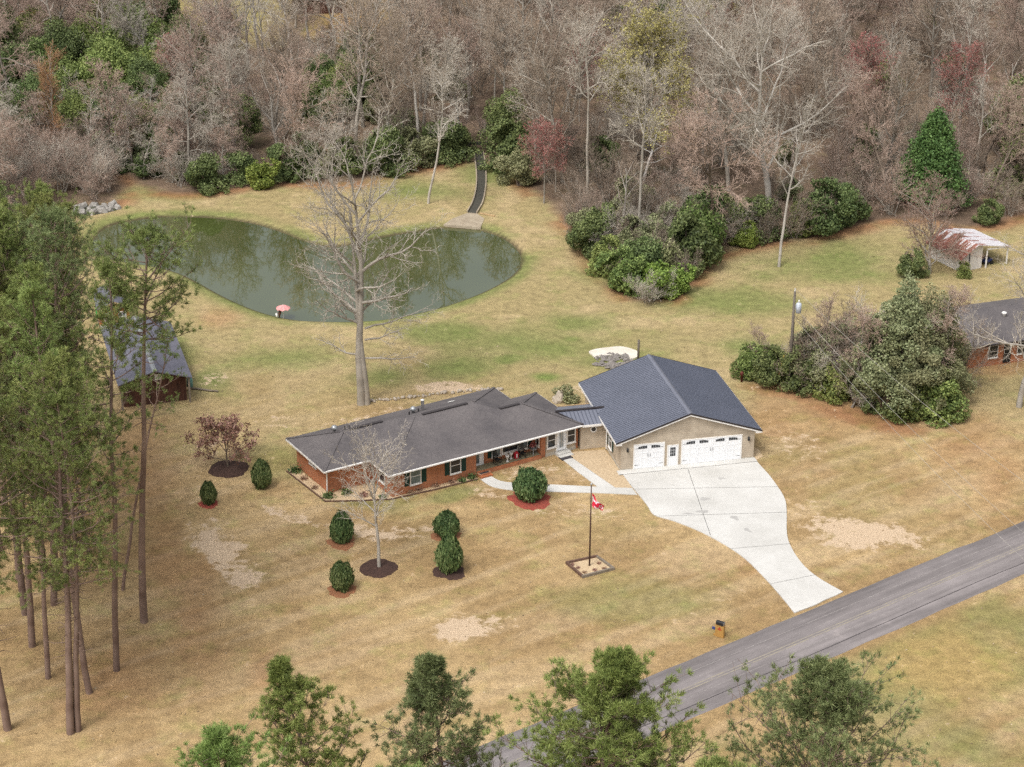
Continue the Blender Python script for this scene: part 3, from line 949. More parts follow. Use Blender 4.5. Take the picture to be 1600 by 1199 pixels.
wk = smooth_line([(768, 745.5), (778, 751), (790, 754), (806, 755.5)], 4) + [(870, 758.5), (960, 763), (987.5, 763.5), (995.5, 774), (930, 771), (830, 768.3)] + \
    smooth_line([(806, 767.5), (785, 765), (766, 760), (751, 750)], 4)
slab('sidewalk', wk, 0.06, M['concrete'])
slab('door_walk', [(879, 719), (894.5, 717), (926, 739), (961, 763), (934, 761.7), (905, 740)], 0.065, M['concrete'])
tag(MB().prism([G(*p) for p in [(887, 708), (906, 706), (945, 703.5), (957.5, 719), (968.5, 736), (988, 763), (961, 762.6), (927, 738.8), (895, 716.5)]], -0.1, 0.045).build('gravel_bed', M['gravel']), kind='structure')
bed_px = [(447.5, 737), (508.5, 784.5), (560, 783.5), (612, 781), (680, 766), (747, 749.5), (742, 742), (611, 776), (576, 752), (516, 771.5), (468, 735.5), (458, 735)]
tag(MB().prism([G(*p) for p in bed_px], -0.1, 0.05).build('flower_bed', M['chips']), kind='structure')
tag(MB().prism([G(*p) for p in [(1176, 716.5), (1181, 720), (1192, 714), (1186, 703), (1179, 700)]], -0.1, 0.05).build('corner_gravel', M['chips']), kind='structure')
t = thing('bed_edging', 'low dark timber edging round the pale chip bed at the corner of the brick house', 'edging', G(508.5, 784.5))
ox, oy = G(508.5, 784.5)
for i in range(5):
    p0, p1 = G(*bed_px[i]), G(*bed_px[i + 1])
    MB().beam((p0[0] - ox, p0[1] - oy, 0.04), (p1[0] - ox, p1[1] - oy, 0.04), 0.10, 0.14).build('timber', M['timber_edge'], t)

# pale slab and rubble behind the garage
b = MB()
b = MB()
for (p_, q_) in (((990, 766), (1215, 762)), ((1030, 808), (1229, 802)), ((1075, 735), (1110, 838)), ((1140, 859), (1236, 851)), ((1204, 914), (1277, 899))):
    a_0, a_1 = Vector((*G(*p_), .0885)), Vector((*G(*q_), .0885))
    d_ = (a_1 - a_0).normalized(); s_ = Vector((-d_.y, d_.x, 0)) * .016
    b.poly([a_0 - s_, a_1 - s_, a_1 + s_, a_0 + s_])
b.build('control_joint', noisy('joint_grey', (0.52, 0.51, 0.487), (0.46, 0.45, 0.43), scale=3), drv_o)
pts = [G(*p) for p in smooth_line([(920, 551), (931, 547), (950, 544.5), (968, 543), (985, 546), (996, 551), (996, 559), (985, 562), (972, 556), (955, 556), (940, 558), (931, 561), (925, 556)], 3, True)]
t = tag(b.prism(pts, -0.1, 0.12).build('sand_pile', M['tarp_white']), 'flat pale sand pile on the grass behind the blue metal garage roof', 'sand pile')
b = MB()
_r2 = random.Random(3)
for k in range(90):
    a, q = _r2.uniform(0, 2 * pi), sqrt(_r2.random())
    x, y = G(958 + 30 * q * cos(a), 566 + 12 * q * sin(a))
    s = _r2.uniform(.1, .38)
    b.tube([(x - s, y, s * .2), (x, y + _r2.uniform(-.3, .3) * s, s * .5), (x + s, y, s * .15)], [s * .3, s * .55, s * .25], 5)
tag(b.build('rubble', M['grey_rubble']), kind='stuff')


# ------------------------------------------------------------------ building helpers
def make_window(name, w, h, pane_mat, fr=0.07, mull=((0, .5),), depth=0.07, sill=True, arch=False):
    """frame with its pane as a child; local x along the wall, z up from the sill, -y outwards"""
    b = MB()
    b.box(-w / 2, -w / 2 + fr, -depth, 0, 0, h)
    b.box(w / 2 - fr, w / 2, -depth, 0, 0, h)
    b.box(-w / 2 + fr, w / 2 - fr, -depth, 0, h - fr, h)
    b.box(-w / 2 + fr, w / 2 - fr, -depth, 0, 0, fr)
    for ax, q in mull:
        if ax == 0:
            b.box(-w / 2 + fr, w / 2 - fr, -depth + .012, -.015, h * q - .025, h * q + .025)
        else:
            x = -w / 2 + w * q
            b.box(x - .018, x + .018, -depth + .016, -.018, fr, h - fr)
    if sill: b.box(-w / 2 - .05, w / 2 + .05, -depth - .05, -0.002, -.07, -.003)
    o = bpy.data.objects.new(name, b.mesh(name, M['trim']))
    pn = MB().box(-w / 2 + fr, w / 2 - fr, -.024, -.004, fr, h - fr)
    o2 = bpy.data.objects.new('pane', pn.mesh('pane', pane_mat))
    return o, o2


def add_window(root, x, y, z, w, h, rotz=0, pane='glass', **kw):
    o, p = make_window('window', w, h, M[pane], **kw)
    o.location = (x, y, z)
    o.rotation_euler = (0, 0, rotz)
    put(o, root)
    put(p, o)
    return o


def add_shutter(root, x, y, z, w, h, rotz=0):
    b = MB()
    b.box(-w / 2, w / 2, -.045, -.002, 0, h)
    for k in range(int(h / .09)):
        b.box(-w / 2 + .05, w / 2 - .05, -.058, -.045, .06 + k * .09, .06 + k * .09 + .05)
    return b.build('shutter', M['shutter'], root, False, (x, y, z), rotz)


# ------------------------------------------------------------------ brick ranch house
HA = radians(31.5)
HO = (-15.459, 146.689)
house = thing('brick_house', 'long low red brick ranch house with dark shingle hip roof and front porch', 'house', (*HO, 0), HA)
K, EZ = 0.36, 2.5
ct, st_ = cos(HA), sin(HA)


def H3(u, v, z=0): return (HO[0] + u * ct - v * st_, HO[1] + u * st_ + v * ct, z)


rz = lambda d: EZ + K * d
A_, B_, C_, D_, E_ = (0, 7.25, EZ), (0, 0, EZ), (4.2, 0, EZ), (4.2, -3.4, EZ), (23.35, -3.4, EZ)
F_, G_, Hh = (20.7, 7.25, EZ), (20.7, 4.4, EZ), (23.35, 4.4, EZ)
hl = 7.25 / 2
Lr0 = (hl, hl, rz(hl))
L1 = (4.2 + hl, hl, rz(hl))
hm = 10.65 / 2
vm = -3.4 + hm
M0 = (4.2 + hm, vm, rz(hm))
M1 = (20.7 - hm, vm, rz(hm))
hr_ = 7.8 / 2
vr = -3.4 + hr_
R0 = (20.7 - hr_, vr, rz(hr_))
R1 = (23.35 - hr_, vr, rz(hr_))
b = MB()
b.poly([A_, B_, Lr0]); b.poly([B_, C_, L1, Lr0]); b.poly([D_, M0, L1, C_])
b.poly([A_, Lr0, L1, M0, M1, F_]); b.poly([D_, E_, R1, R0, M1, M0])
b.poly([M1, R0, G_, F_]); b.poly([G_, R0, R1, Hh]); b.poly([E_, Hh, R1])
roof = b.build('roof', M['shingle'], house)
for p, q in ((Lr0, L1), (M0, M1), (R0, R1)):
    b = MB()
    p2, q2 = Vector(p) * 0.86 + Vector(q) * 0.14, Vector(p) * .1 + Vector(q) * .9
    b.beam((p2.x, p2.y, p2.z + .05), (q2.x, q2.y, q2.z + .05), .30, .08)
    b.build('ridge_vent', M['shingle_ridge'], roof)
for p, q in ((A_, Lr0), (B_, Lr0), (D_, M0), (E_, R1), (Hh, R1), (F_, M1)):
    n_ = 22
    b = MB()
    for k in range(n_):
        a0, a1 = Vector(p).lerp(Vector(q), k / n_), Vector(p).lerp(Vector(q), (k + .93) / n_)
        b.beam((a0.x, a0.y, a0.z + .022), (a1.x, a1.y, a1.z + .03), .26, .025)
    b.build('hip_cap', M['shingle'], roof)
eaves = [A_, B_, C_, D_, E_, Hh, G_, F_]
b = MB()
for i in range(8):
    p, q = Vector(eaves[i]), Vector(eaves[(i + 1) % 8])
    dn = (q - p).normalized()
    nrm = Vector((dn.y, -dn.x, 0))
    o_ = nrm * 0.012
    b.beam((p + o_ - dn * 0.012 + Vector((0, 0, -.098))), (q + o_ + dn * 0.012 + Vector((0, 0, -.098))), .03, .17)
b.build('fascia', M['trim'], roof)
b = MB()
b.poly([(p[0], p[1], EZ - .17) for p in eaves][::-1])
b.build('soffit', M['trim'], roof)
# gutters along the front
b = MB()
b.beam((-.02, -.09, EZ - .06), (4.2, -.09, EZ - .06), .12, .10)
b.beam((4.22, -3.49, EZ - .06), (23.3, -3.49, EZ - .06), .12, .10)
gut = b.build('gutter', M['trim'], house)
ds = MB()
ds.tube([(.06, -.09, EZ - .12), (.5, .52, EZ - .4), (.5, .56, .05)], .055, 6)
ds.build('downpipe', M['trim'], house)
WT = EZ - .175
foot = [(.65, .65), (4.85, .65), (4.85, -2.75), (12.93, -2.75), (12.93, -1.8), (19.4, -1.8), (19.4, -2.75), (19.86, -2.75),
        (19.86, -2.72), (22.96, -2.72), (22.96, -2.75), (23.2, -2.75), (23.2, 3.75), (20.05, 3.75), (20.05, 6.6), (.65, 6.6)]
MB().prism(foot, -.1, WT).build('wall', M['brick'], house)
# beige panelled entry bay
b = MB()
b.box(19.88, 22.94, -2.80, -2.70, .28, WT - .01)
o = b.build('entry_bay', M['siding'], house)
MB().box(19.86, 22.95, -2.83, -2.71, -.1, .27).build('foundation', M['foundation'], house)
MB().box(12.95, 19.38, -2.78, -1.78, -.1, .33).build('porch_floor', noisy('porch_floor', (0.30, 0.27, 0.17), (0.2, 0.17, 0.11), scale=1.5), house)
b = MB()
b.box(12.95, 19.4, -2.92, -2.785, -.1, .345)
b.box(12.95, 14.1, -3.25, -2.925, -.1, .23)
b.box(12.95, 14.1, -3.58, -3.255, -.1, .12)
b.build('porch_step', M['brick'], house)
MB().box(13.1, 13.95, -3.2, -2.96, .232, .245).build('doormat', M['mat_rubber'], house)
# windows and shutters, front
for uu, ww, hh, zz in ((7.07, 1.05, 1.5, .72), (10.9, 1.05, 1.5, .74)):
    add_window(house, uu, -2.75, zz, ww, hh, pane='glass_light' if uu < 9 else 'glass')
    add_shutter(house, uu - ww / 2 - .28, -2.75, zz, .45, hh)
    add_shutter(house, uu + ww / 2 + .28, -2.75, zz, .45, hh)
add_window(house, 4.85, -1.1, .72, 1.0, 1.45, rotz=-pi / 2)
add_window(house, .65, 3.4, 1.42, 1.3, .7, rotz=-pi / 2, mull=((1, .5),))
add_window(house, 15.45, -1.8, .75, .9, 1.42, pane='glass_light')
add_shutter(house, 14.8, -1.8, .75, .36, 1.42)
add_window(house, 16.85, -1.8, .82, 1.75, 1.4, mull=(), fr=.12)
add_window(house, 18.2, -1.8, .75, .85, 1.42, pane='glass_light')
add_shutter(house, 18.85, -1.8, .75, .36, 1.42)
add_window(house, 19.4, -2.25, .95, .55, 1.1, rotz=-pi / 2, mull=())
# white side door on the porch
dr = MB().box(13.25, 14.2, -1.86, -1.79, .34, 2.28).build('porch_door', M['door_white'], house)
MB().box(13.42, 13.75, -1.875, -1.862, .55, 2.1).build('pane', M['glass_light'], dr)
MB().box(13.17, 13.245, -1.88, -1.79, .34, 2.3).build('door_frame', M['trim'], dr)
# entry bay windows and door
for uu in (20.42, 22.45):
    add_window(house, uu, -2.80, .74, .9, 1.48, fr=.085)
dr = MB().box(20.98, 21.88, -2.86, -2.79, .30, 2.26).build('front_door', M['door_white'], house)
b = MB()
b.box(20.9, 20.975, -2.89, -2.79, .28, 2.3); b.box(21.885, 21.96, -2.89, -2.79, .28, 2.3)
b.box(20.9, 21.96, -2.892, -2.792, 2.265, 2.32)
b.build('door_frame', M['trim'], dr)
MB().box(21.22, 21.64, -2.875, -2.862, .55, 2.1).build('pane', noisy('etched_glass', (.5, .52, .52), (.12, .14, .15), scale=3, rough=.2), dr)
b = MB()
for k in range(7):
    b.xprism([(21.43, .66 + k * .2), (21.50, .76 + k * .2), (21.43, .86 + k * .2), (21.36, .76 + k * .2)], -2.885, -2.876)
b.build('leaded_pattern', M['grey_metal'], dr)
MB().tube([(21.80, -2.90, 1.2), (21.80, -2.90, 1.36)], .018, 6).build('handle', M['black'], dr)
b = MB()
b.box(20.75, 22.1, -3.45, -2.84, -.1, .26)
b.box(20.75, 22.1, -3.85, -3.455, -.1, .145)
b.build('entry_step', M['concrete'], house)
# things on the roof
def turbine(u, v):
    d = min(u - 0, 7.25 - v) if u < 4 else 7.25 - v
    z = EZ + K * d
    b = MB()
    b.lathe([(.13, z - .1), (.13, z + .22), (.2, z + .24), (.27, z + .36), (.27, z + .44), (.2, z + .56), (.06, z + .62)], 14, (u, v))
    for k in range(14):
        a = 2 * pi * k / 14
        b.beam((u + .2 * cos(a), v + .2 * sin(a), z + .26), (u + .29 * cos(a + .3), v + .29 * sin(a + .3), z + .4), .02, .03)
    return b.build('turbine_vent', M['grey_metal'], house, True)
turbine(3.2, 4.35)
turbine(10.6, 4.0)
z = EZ + K * (7.25 - 4.3)
b = MB()
b.lathe([(.14, z - .1), (.14, z + .95), (.17, z + .96), (.17, z + 1.0)], 12, (11.7, 4.3)); b.build('flue_pipe', M['white'], house, True)
z = EZ + K * (7.25 - 3.7)
for (u, v) in ((9.95, 3.5), (11.15, 4.05), (4.1, 4.15), (4.55, 4.3)):
    z = EZ + K * (7.25 - v)
    MB().tube([(u, v, z - .1), (u, v, z + .3)], .06, 8).build('vent_pipe', M['black'], house)
u, v = 14.9, 4.9
z = EZ + K * (7.25 - v)
MB().poly([(u - .3, v - .2, z + .2 * K + .06), (u + .3, v - .2, z + .2 * K + .06), (u + .3, v + .2, z - .2 * K + .06), (u - .3, v + .2, z - .2 * K + .06)]).prism([(u - .28, v - .18), (u + .28, v - .18), (u + .28, v + .18), (u - .28, v + .18)], z - .1, z - .03).build('roof_patch', M['white'], house)

# doormat by the front walk lies on the path
t = tag(MB().box(-.55, .55, -.32, .32, 0, .02).build('doormat', M['mat_rubber'], None, False, (*G(884, 716.3), .068), HA), 'dark rectangular doormat on the pale walk below the white front door', 'doormat')

# ------------------------------------------------------------------ garage
GA = radians(12.695)
GO = (9.287, 151.989)
gar = thing('garage', 'large beige garage with dark blue grey metal gable roof and white doors', 'garage', (*GO, 0), GA)
GW, GD, GE, GR = 11.914, 12.154, 2.805, 4.983
OX, OY = .534, .336
sl_ = (GR - GE) / (GW / 2 + OX)
b = MB()
xm = GW / 2
# walls: pentagon prism
wz = GE + sl_ * OX - .12
b.xprism([(0, .16), (GW, .16), (GW, wz), (xm, GR - .14), (0, wz)], 0, GD)
b.build('wall', M['siding'], gar)
MB().box(-.02, GW + .02, -.02, GD + .02, -.15, .155).build('foundation', M['foundation'], gar)
b = MB()
TH_ = .05
for s in (-1, 1):
    xe = -OX if s < 0 else GW + OX
    b.add([(xe, -OY, GE), (xm, -OY, GR), (xm, GD + OY, GR), (xe, GD + OY, GE),
           (xe, -OY, GE - TH_), (xm, -OY, GR - TH_), (xm, GD + OY, GR - TH_), (xe, GD + OY, GE - TH_)],
          [(0, 1, 2, 3), (7, 6, 5, 4), (0, 4, 5, 1), (3, 2, 6, 7), (0, 3, 7, 4)])
roof = b.build('roof', M['metal_roof'], gar)
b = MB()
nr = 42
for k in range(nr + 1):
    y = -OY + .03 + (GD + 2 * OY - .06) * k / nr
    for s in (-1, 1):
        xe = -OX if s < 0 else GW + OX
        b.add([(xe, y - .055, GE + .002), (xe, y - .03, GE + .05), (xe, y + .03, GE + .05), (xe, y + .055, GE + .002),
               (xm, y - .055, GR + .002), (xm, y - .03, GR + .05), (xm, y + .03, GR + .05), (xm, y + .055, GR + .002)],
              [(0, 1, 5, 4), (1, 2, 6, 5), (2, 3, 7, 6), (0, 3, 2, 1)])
b.build('roof_rib', M['metal_rib_shaded'], roof)['kind'] = 'stuff'
b = MB()
b.add([(xm - .22, -OY - .01, GR - .02), (xm, -OY - .01, GR + .09), (xm + .22, -OY - .01, GR - .02), (xm - .22, GD + OY + .01, GR - .02), (xm, GD + OY + .01, GR + .09), (xm + .22, GD + OY + .01, GR - .02)],
      [(0, 1, 4, 3), (1, 2, 5, 4), (0, 2, 1), (3, 4, 5)])
b.build('ridge_cap', M['metal_roof'], roof)
for y0 in (-OY - .03, GD + OY + .005):
    b = MB()
    for s in (-1, 1):
        xe = -OX - .02 if s < 0 else GW + OX + .02
        b.add([(xe, y0, GE + .05), (xm, y0, GR + .06), (xm, y0, GR - .09), (xe, y0, GE - .10),
               (xe, y0 + .025, GE + .05), (xm, y0 + .025, GR + .06), (xm, y0 + .025, GR - .09), (xe, y0 + .025, GE - .10)],
              [(0, 1, 2, 3), (7, 6, 5, 4), (0, 4, 5, 1), (2, 6, 7, 3)])
    b.build('rake_trim', M['dark_trim'], roof)
b = MB()
for s in (-1, 1):
    xe = -OX if s < 0 else GW + OX
    b.box(min(xe, xe + s * .03), max(xe, xe + s * .03), -OY, GD + OY, GE - .20, GE - .012)
    # white board below the dark edge at the gable, boxed eave returns
    for y0 in (-OY, GD + OY - .02):
        b.add([(xe, y0, GE - .11), (xm, y0, GR - .10), (xm, y0, GR - .22), (xe, y0, GE - .24),
               (xe, y0 + .02, GE - .11), (xm, y0 + .02, GR - .10), (xm, y0 + .02, GR - .22), (xe, y0 + .02, GE - .24)],
              [(0, 1, 2, 3), (7, 6, 5, 4), (0, 4, 5, 1), (2, 6, 7, 3), (1, 5, 6, 2)])
    x0, x1 = (xe + .01, .0) if s < 0 else (GW, xe - .01)
    b.xprism([(x0, GE - .25), (x1, GE - .25), (x1, GE - .10 + (sl_ * OX if s < 0 else sl_ * OX) * .8 - .05), (x0, GE - .10)] if s < 0 else
             [(x0, GE - .25), (x1, GE - .25), (x1, GE - .10), (x0, GE - .10 + sl_ * OX * .8 - .05)], -OY + .022, -.005)
b.build('eave_board', M['trim'], roof)
b = MB()
b.poly([(-OX, -OY + .03, GE - .235), (-OX, GD + OY - .03, GE - .235), (-.003, GD + OY - .03, GE - .235), (-.003, -OY + .03, GE - .235)])
b.poly([(GW + .003, -OY + .03, GE - .235), (GW + .003, GD + OY - .03, GE - .235), (GW + OX, GD + OY - .03, GE - .235), (GW + OX, -OY + .03, GE - .235)])
b.build('soffit', M['trim'], roof)


def garage_door(x0, x1, h, groups):
    fr = .09
    b = MB()
    b.box(x0, x0 + fr, -.05, 0, .0, h); b.box(x1 - fr, x1, -.05, 0, .0, h); b.box(x0 + fr, x1 - fr, -.05, 0, h - fr, h)
    d0, d1 = x0 + fr, x1 - fr
    wdt = d1 - d0
    d = MB().box(d0, d1, -.025, 0, .10, h - fr)
    n = groups
    # carriage style raised boards
    for g in range(n):
        a0, a1 = d0 + wdt * g / n, d0 + wdt * (g + 1) / n
        for x_ in (a0 + .03, (a0 + a1) / 2 - .05, a1 - .13):
            d.box(x_, x_ + .1, -.04, -.026, .12, h - fr - .02)
        for z_ in (.13, h * .42, h * .62, h - fr - .13):
            d.box(a0 + .135, a1 - .135, -.037, -.026, z_, z_ + .09)
    do = d.build('garage_door', M['door_white'], gar)
    b.build('door_frame', M['trim'], do)
    # arched four-light windows in pairs
    pn = MB()
    for g in range(n):
        a0, a1 = d0 + wdt * g / n, d0 + wdt * (g + 1) / n
        lw = min(.8, (a1 - a0) * .68)
        c0 = (a0 + a1) / 2 - lw / 2 + (.07 if g % 2 == 0 else -.07)
        for k in range(4):
            xa, xb = c0 + lw * k / 4 + .014, c0 + lw * (k + 1) / 4 - .014
            q = (k if g % 2 == 0 else 3 - k)
            ta = h - fr - .10 - (.10 if q == 0 else .03 if q == 1 else 0)
            tb = h - fr - .10 - (.05 if q == 0 else .01 if q == 1 else 0)
            if g % 2: ta, tb = tb, ta
            pn.xprism([(xa, h - fr - .36), (xb, h - fr - .36), (xb, tb), (xa, ta)], -.052, -.041)
    pn.build('pane', M['glass'], do)
    hg = MB()
    for x_, s in ((d0 + .04, 1), (d1 - .04, -1)):
        for z_ in (.45, h - .42):
            hg.add([(x_, -.047, z_ - .02), (x_ + s * .42, -.047, z_), (x_, -.047, z_ + .02), (x_, -.038, z_ - .02), (x_ + s * .42, -.038, z_), (x_, -.038, z_ + .02)],
                   [(0, 1, 2), (5, 4, 3), (0, 3, 4, 1), (1, 4, 5, 2), (2, 5, 3, 0)])
    hg.build('strap_hinge', M['black'], do)
    cx_ = (d0 + d1) / 2
    for s in (-1, 1):
        MB().tube([(cx_ + s * .10, -.05, 1.16), (cx_ + s * .10, -.075, 1.2), (cx_ + s * .10, -.075, 1.42), (cx_ + s * .10, -.05, 1.46)], .016, 6).build('handle', M['black'], do)
    return do


garage_door(1.10, 3.86, 2.42, 2)
garage_door(5.34, 10.79, 2.44, 4)
dr = MB().box(4.19, 5.0, -.03, 0, .03, 2.0).build('side_door', M['door_white'], gar)
b = MB()
b.box(4.09, 4.185, -.055, 0, .0, 2.06); b.box(5.005, 5.1, -.055, 0, .0, 2.06); b.box(4.19, 5.0, -.054, 0, 2.003, 2.058)
b.build('door_frame', M['trim'], dr)
b = MB()
for i in range(3):
    for j in range(3):
        b.box(4.36 + i * .165, 4.36 + i * .165 + .135, -.043, -.031, 1.0 + j * .29, 1.0 + j * .29 + .25)
b.build('pane', M['glass'], dr)
MB().tube([(4.26, -.09, .98), (4.26, -.032, .98)], .028, 8).build('handle', M['grey_metal'], dr)
for x_ in (.56, 11.36):
    l = MB()
    l.box(x_ - .06, x_ + .06, -.03, 0, 1.85, 2.1)
    l.lathe([(.03, 1.8), (.085, 1.84), (.1, 2.08), (.12, 2.1), (.02, 2.2)], 8, (x_, -.15))
    l.tube([(x_, -.02, 2.15), (x_, -.1, 2.24), (x_, -.15, 2.2)], .014, 5)
    l.build('wall_lamp', M['black'], gar)
# left wall: window with dark shutters, downpipe
add_window(gar, 0, 3.25, .62, .95, 1.45, rotz=-pi / 2)
add_shutter(gar, 0, 3.25 + .72, .62, .4, 1.45, rotz=-pi / 2)
add_shutter(gar, 0, 3.25 - .72, .62, .4, 1.45, rotz=-pi / 2)
MB().tube([(-.45, 4.3, GE - .2), (-.09, 4.32, GE - .5), (-.09, 4.32, .06)], .055, 6).build('downpipe', M['trim'], gar)
add_window(gar, 0, 9.6, .9, 1.2, 1.3, rotz=-pi / 2)
# slab strip in front of the doors
tag(MB().box(-.35, GW + .1, -.78, -.025, -.1, .105).build('garage_apron', M['concrete'], None, False, (*GO, 0), GA), kind='structure')
tag(MB().box(-.3, GW + .1, -.815, -.785, -.1, .088).build('apron_joint', M['dark_trim'], None, False, (*GO, 0), GA), kind='structure')

# ------------------------------------------------------------------ breezeway between house and garage
bz = thing('breezeway', 'short beige link with standing seam metal roof between brick house and garage', 'breezeway', (*GO, 0), GA)
yr, zr, ye, ze = 6.5, 3.03, 4.42, 2.47
b = MB()
b.add([(-5.2, ye, ze), (.9, ye, ze), (.9, yr, zr), (-5.2, yr, zr), (-5.2, 2 * yr - ye, ze), (.9, 2 * yr - ye, ze)], [(0, 1, 2, 3), (3, 2, 5, 4)])
b.v = [(x if x > -1 else (-2.2 - (y - ye) * .95 if y < yr + .1 else -4.0), y, z) for x, y, z in b.v]
rf = b.build('roof', M['metal_roof'], bz)
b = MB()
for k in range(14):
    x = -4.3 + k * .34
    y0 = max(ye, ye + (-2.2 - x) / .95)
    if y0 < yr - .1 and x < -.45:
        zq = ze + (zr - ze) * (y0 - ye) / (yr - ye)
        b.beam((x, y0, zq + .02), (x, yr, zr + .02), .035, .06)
b.build('seam', M['metal_rib_shaded'], rf)
MB().beam((-4.15, yr, zr + .045), (.25, yr, zr + .045), .3, .07).build('ridge_cap', M['dark_trim'], rf)
MB().beam((-4.2, yr - .05, zr + .04), (-2.15, ye + .02, ze + .05), .16, .05).build('flashing', M['dark_trim'], rf)
MB().beam((-2.25, ye - .03, ze - .07), (-.5, ye - .03, ze - .07), .05, .2).build('fascia', M['trim'], rf)
b = MB()
b.add([(-2.3, 4.8, 0), (-.003, 4.8, 0), (-.003, 4.8, 2.36), (-2.3, 4.8, 2.36), (-2.3, 8.2, 0), (-.003, 8.2, 0), (-.003, 8.2, 2.36), (-2.3, 8.2, 2.36)],
      [(0, 1, 2, 3), (4, 7, 6, 5), (0, 4, 5, 1), (3, 2, 6, 7), (0, 3, 7, 4), (1, 5, 6, 2)])
b.build('wall', M['siding'], bz)
b = MB()
b.lathe([(.31, -.02), (.31, .03), (.22, .03), (.22, -.02)], 8)
wnd = b.build('window', M['trim'], bz)
wnd.rotation_euler = (pi / 2, pi / 8, 0)
wnd.location = (-1.15, 4.79, 1.85)
pn = MB().lathe([(.215, .0), (.215, .02)], 8).build('pane', M['glass'], wnd)
# deck rail behind the link
t = thing('deck_rail', 'pale timber deck rail behind the breezeway ridge', 'railing', (*GO, 0), GA)
b = MB(); b.beam((-4.5, 9.8, 1.95), (-.3, 9.8, 1.95), .09, .05); b.build('top_rail', M['new_wood'], t)
for k in range(4):
    MB().beam((-4.4 + k * 1.35, 9.8, 0), (-4.4 + k * 1.35, 9.8, 1.93), .09, .09).build('post', M['grey_wood'], t)
b = MB()
for k in range(27): b.beam((-4.35 + k * .15, 9.8, 1.0), (-4.35 + k * .15, 9.8, 1.92), .035, .035)
b.build('baluster', M['grey_wood'], t)['kind'] = 'stuff'

# ------------------------------------------------------------------ porch furniture
def pl(u, v, z=.335):
    return H3(u, v, z)


def rocker(label, u, v, rot):
    t = thing('rocking_chair', label, 'chair', pl(u, v), HA + rot, 'rocking chairs on the brick porch')
    MB().box(-.25, .25, -.24, .22, .38, .42).build('seat', M['black'], t)
    b = MB()
    for k in range(6): b.beam((-.22 + k * .088, .2, .42), (-.22 + k * .088, .36, 1.1), .045, .02)
    b.beam((-.27, .35, 1.09), (.27, .35, 1.09), .04, .10)
    b.build('backrest', M['black'], t)
    for s in (-1, 1):
        MB().beam((s * .27, -.26, .6), (s * .27, .26, .63), .07, .03).build('armrest', M['black'], t)
        MB().tube([(s * .25, -.42, .09), (s * .25, -.2, .03), (s * .25, .1, .02), (s * .25, .45, .10)], .02, 6).build('rocker', M['black'], t)
        MB().beam((s * .26, -.22, .03), (s * .26, -.22, .6), .04, .04).build('leg', M['black'], t)
        MB().beam((s * .26, .2, .03), (s * .26, .22, .62), .04, .04).build('leg', M['black'], t)
    return t


rocker('black rocking chair on the porch nearer the brick steps', 15.25, -2.35, .25)
rocker('black rocking chair on the porch below the window with one dark shutter', 17.75, -2.35, -.15)
for (u, v, lab) in ((16.2, -2.45, 'white urn planter on the porch beside the nearer rocking chair'), (16.75, -2.15, 'white urn planter on the porch below the picture window')):
    t = thing('planter', lab, 'planter', pl(u, v), HA, 'white planters on the porch')
    MB().lathe([(.14, 0), (.14, .05), (.05, .1), (.05, .3), (.16, .42), (.2, .6), (.17, .6), (.12, .45)], 12).build('urn', M['white'], t, True)
t = thing('lantern', 'red porch lantern with white front below the picture window', 'lantern', pl(17.2, -2.25), HA)
MB().box(-.15, .15, -.15, .15, 0, .5).lathe([(.2, .5), (.02, .68)], 8).build('body', M['red'], t)
MB().box(-.06, .06, -.165, -.151, .1, .45).build('panel', M['white'], t)
t = thing('side_table', 'grey metal table with red flowers at the far end of the porch', 'table', pl(18.85, -2.4), HA)
MB().lathe([(.36, .56), (.36, .6)], 14).build('tabletop', M['grey_metal'], t)
for k in range(3):
    a = 2 * pi * k / 3
    MB().tube([(.1 * cos(a), .1 * sin(a), .56), (.34 * cos(a), .34 * sin(a), .0)], .022, 6).build('leg', M['grey_metal'], t)
t = thing('flower_pot', 'red flowers in a pot on the grey metal porch table', 'flower pot', (*pl(18.85, -2.4)[:2], .935), HA)
MB().lathe([(.1, 0), (.15, .2), (.13, .2)], 10).build('pot', M['grey_metal'], t)

# ------------------------------------------------------------------ barn and cabin by the pond
BA = radians(17.14)
barn = thing('barn', 'dark timber barn with slate grey gable roof beside the tall pines', 'barn', (-35.45, 163.31, 0), BA)
bw, bd, be, br_ = 6.7, 13.72, 2.6, 3.62
sl2 = (br_ - be) / (bw / 2)
b = MB()
for s in (0, 1):
    xe = 0 if s == 0 else bw
    b.add([(xe, 0, be), (bw / 2, 0, br_), (bw / 2, bd, br_), (xe, bd, be), (xe, 0, be - .08), (bw / 2, 0, br_ - .08), (bw / 2, bd, br_ - .08), (xe, bd, be - .08)],
          [(0, 1, 2, 3), (7, 6, 5, 4), (0, 4, 5, 1), (3, 2, 6, 7), (0, 3, 7, 4)])
rf = b.build('roof', M['barn_roof'], barn)
b = MB()
b.add([(bw / 2 - .2, -.02, br_ - .03), (bw / 2, -.02, br_ + .05), (bw / 2 + .2, -.02, br_ - .03), (bw / 2 - .2, bd, br_ - .03), (bw / 2, bd, br_ + .05), (bw / 2 + .2, bd, br_ - .03)],
      [(0, 1, 4, 3), (1, 2, 5, 4), (0, 2, 1)])
b.build('ridge_cap', M['grey_metal'], rf)
b = MB()
b.xprism([(.5, 0), (bw - .5, 0), (bw - .5, be + .5 * sl2 - .1), (bw / 2, br_ - .1), (.5, be + .5 * sl2 - .1)], .9, bd - .4)
b.build('wall', M['barn_wood'], barn)
b = MB()
for k in range(19): b.box(.55 + k * .305, .60 + k * .305, .875, .897, .1, 2.1)
b.beam((.45, .88, 2.2), (bw - .45, .88, 2.2), .06, .14)
b.build('batten', M['barn_wood'], barn)
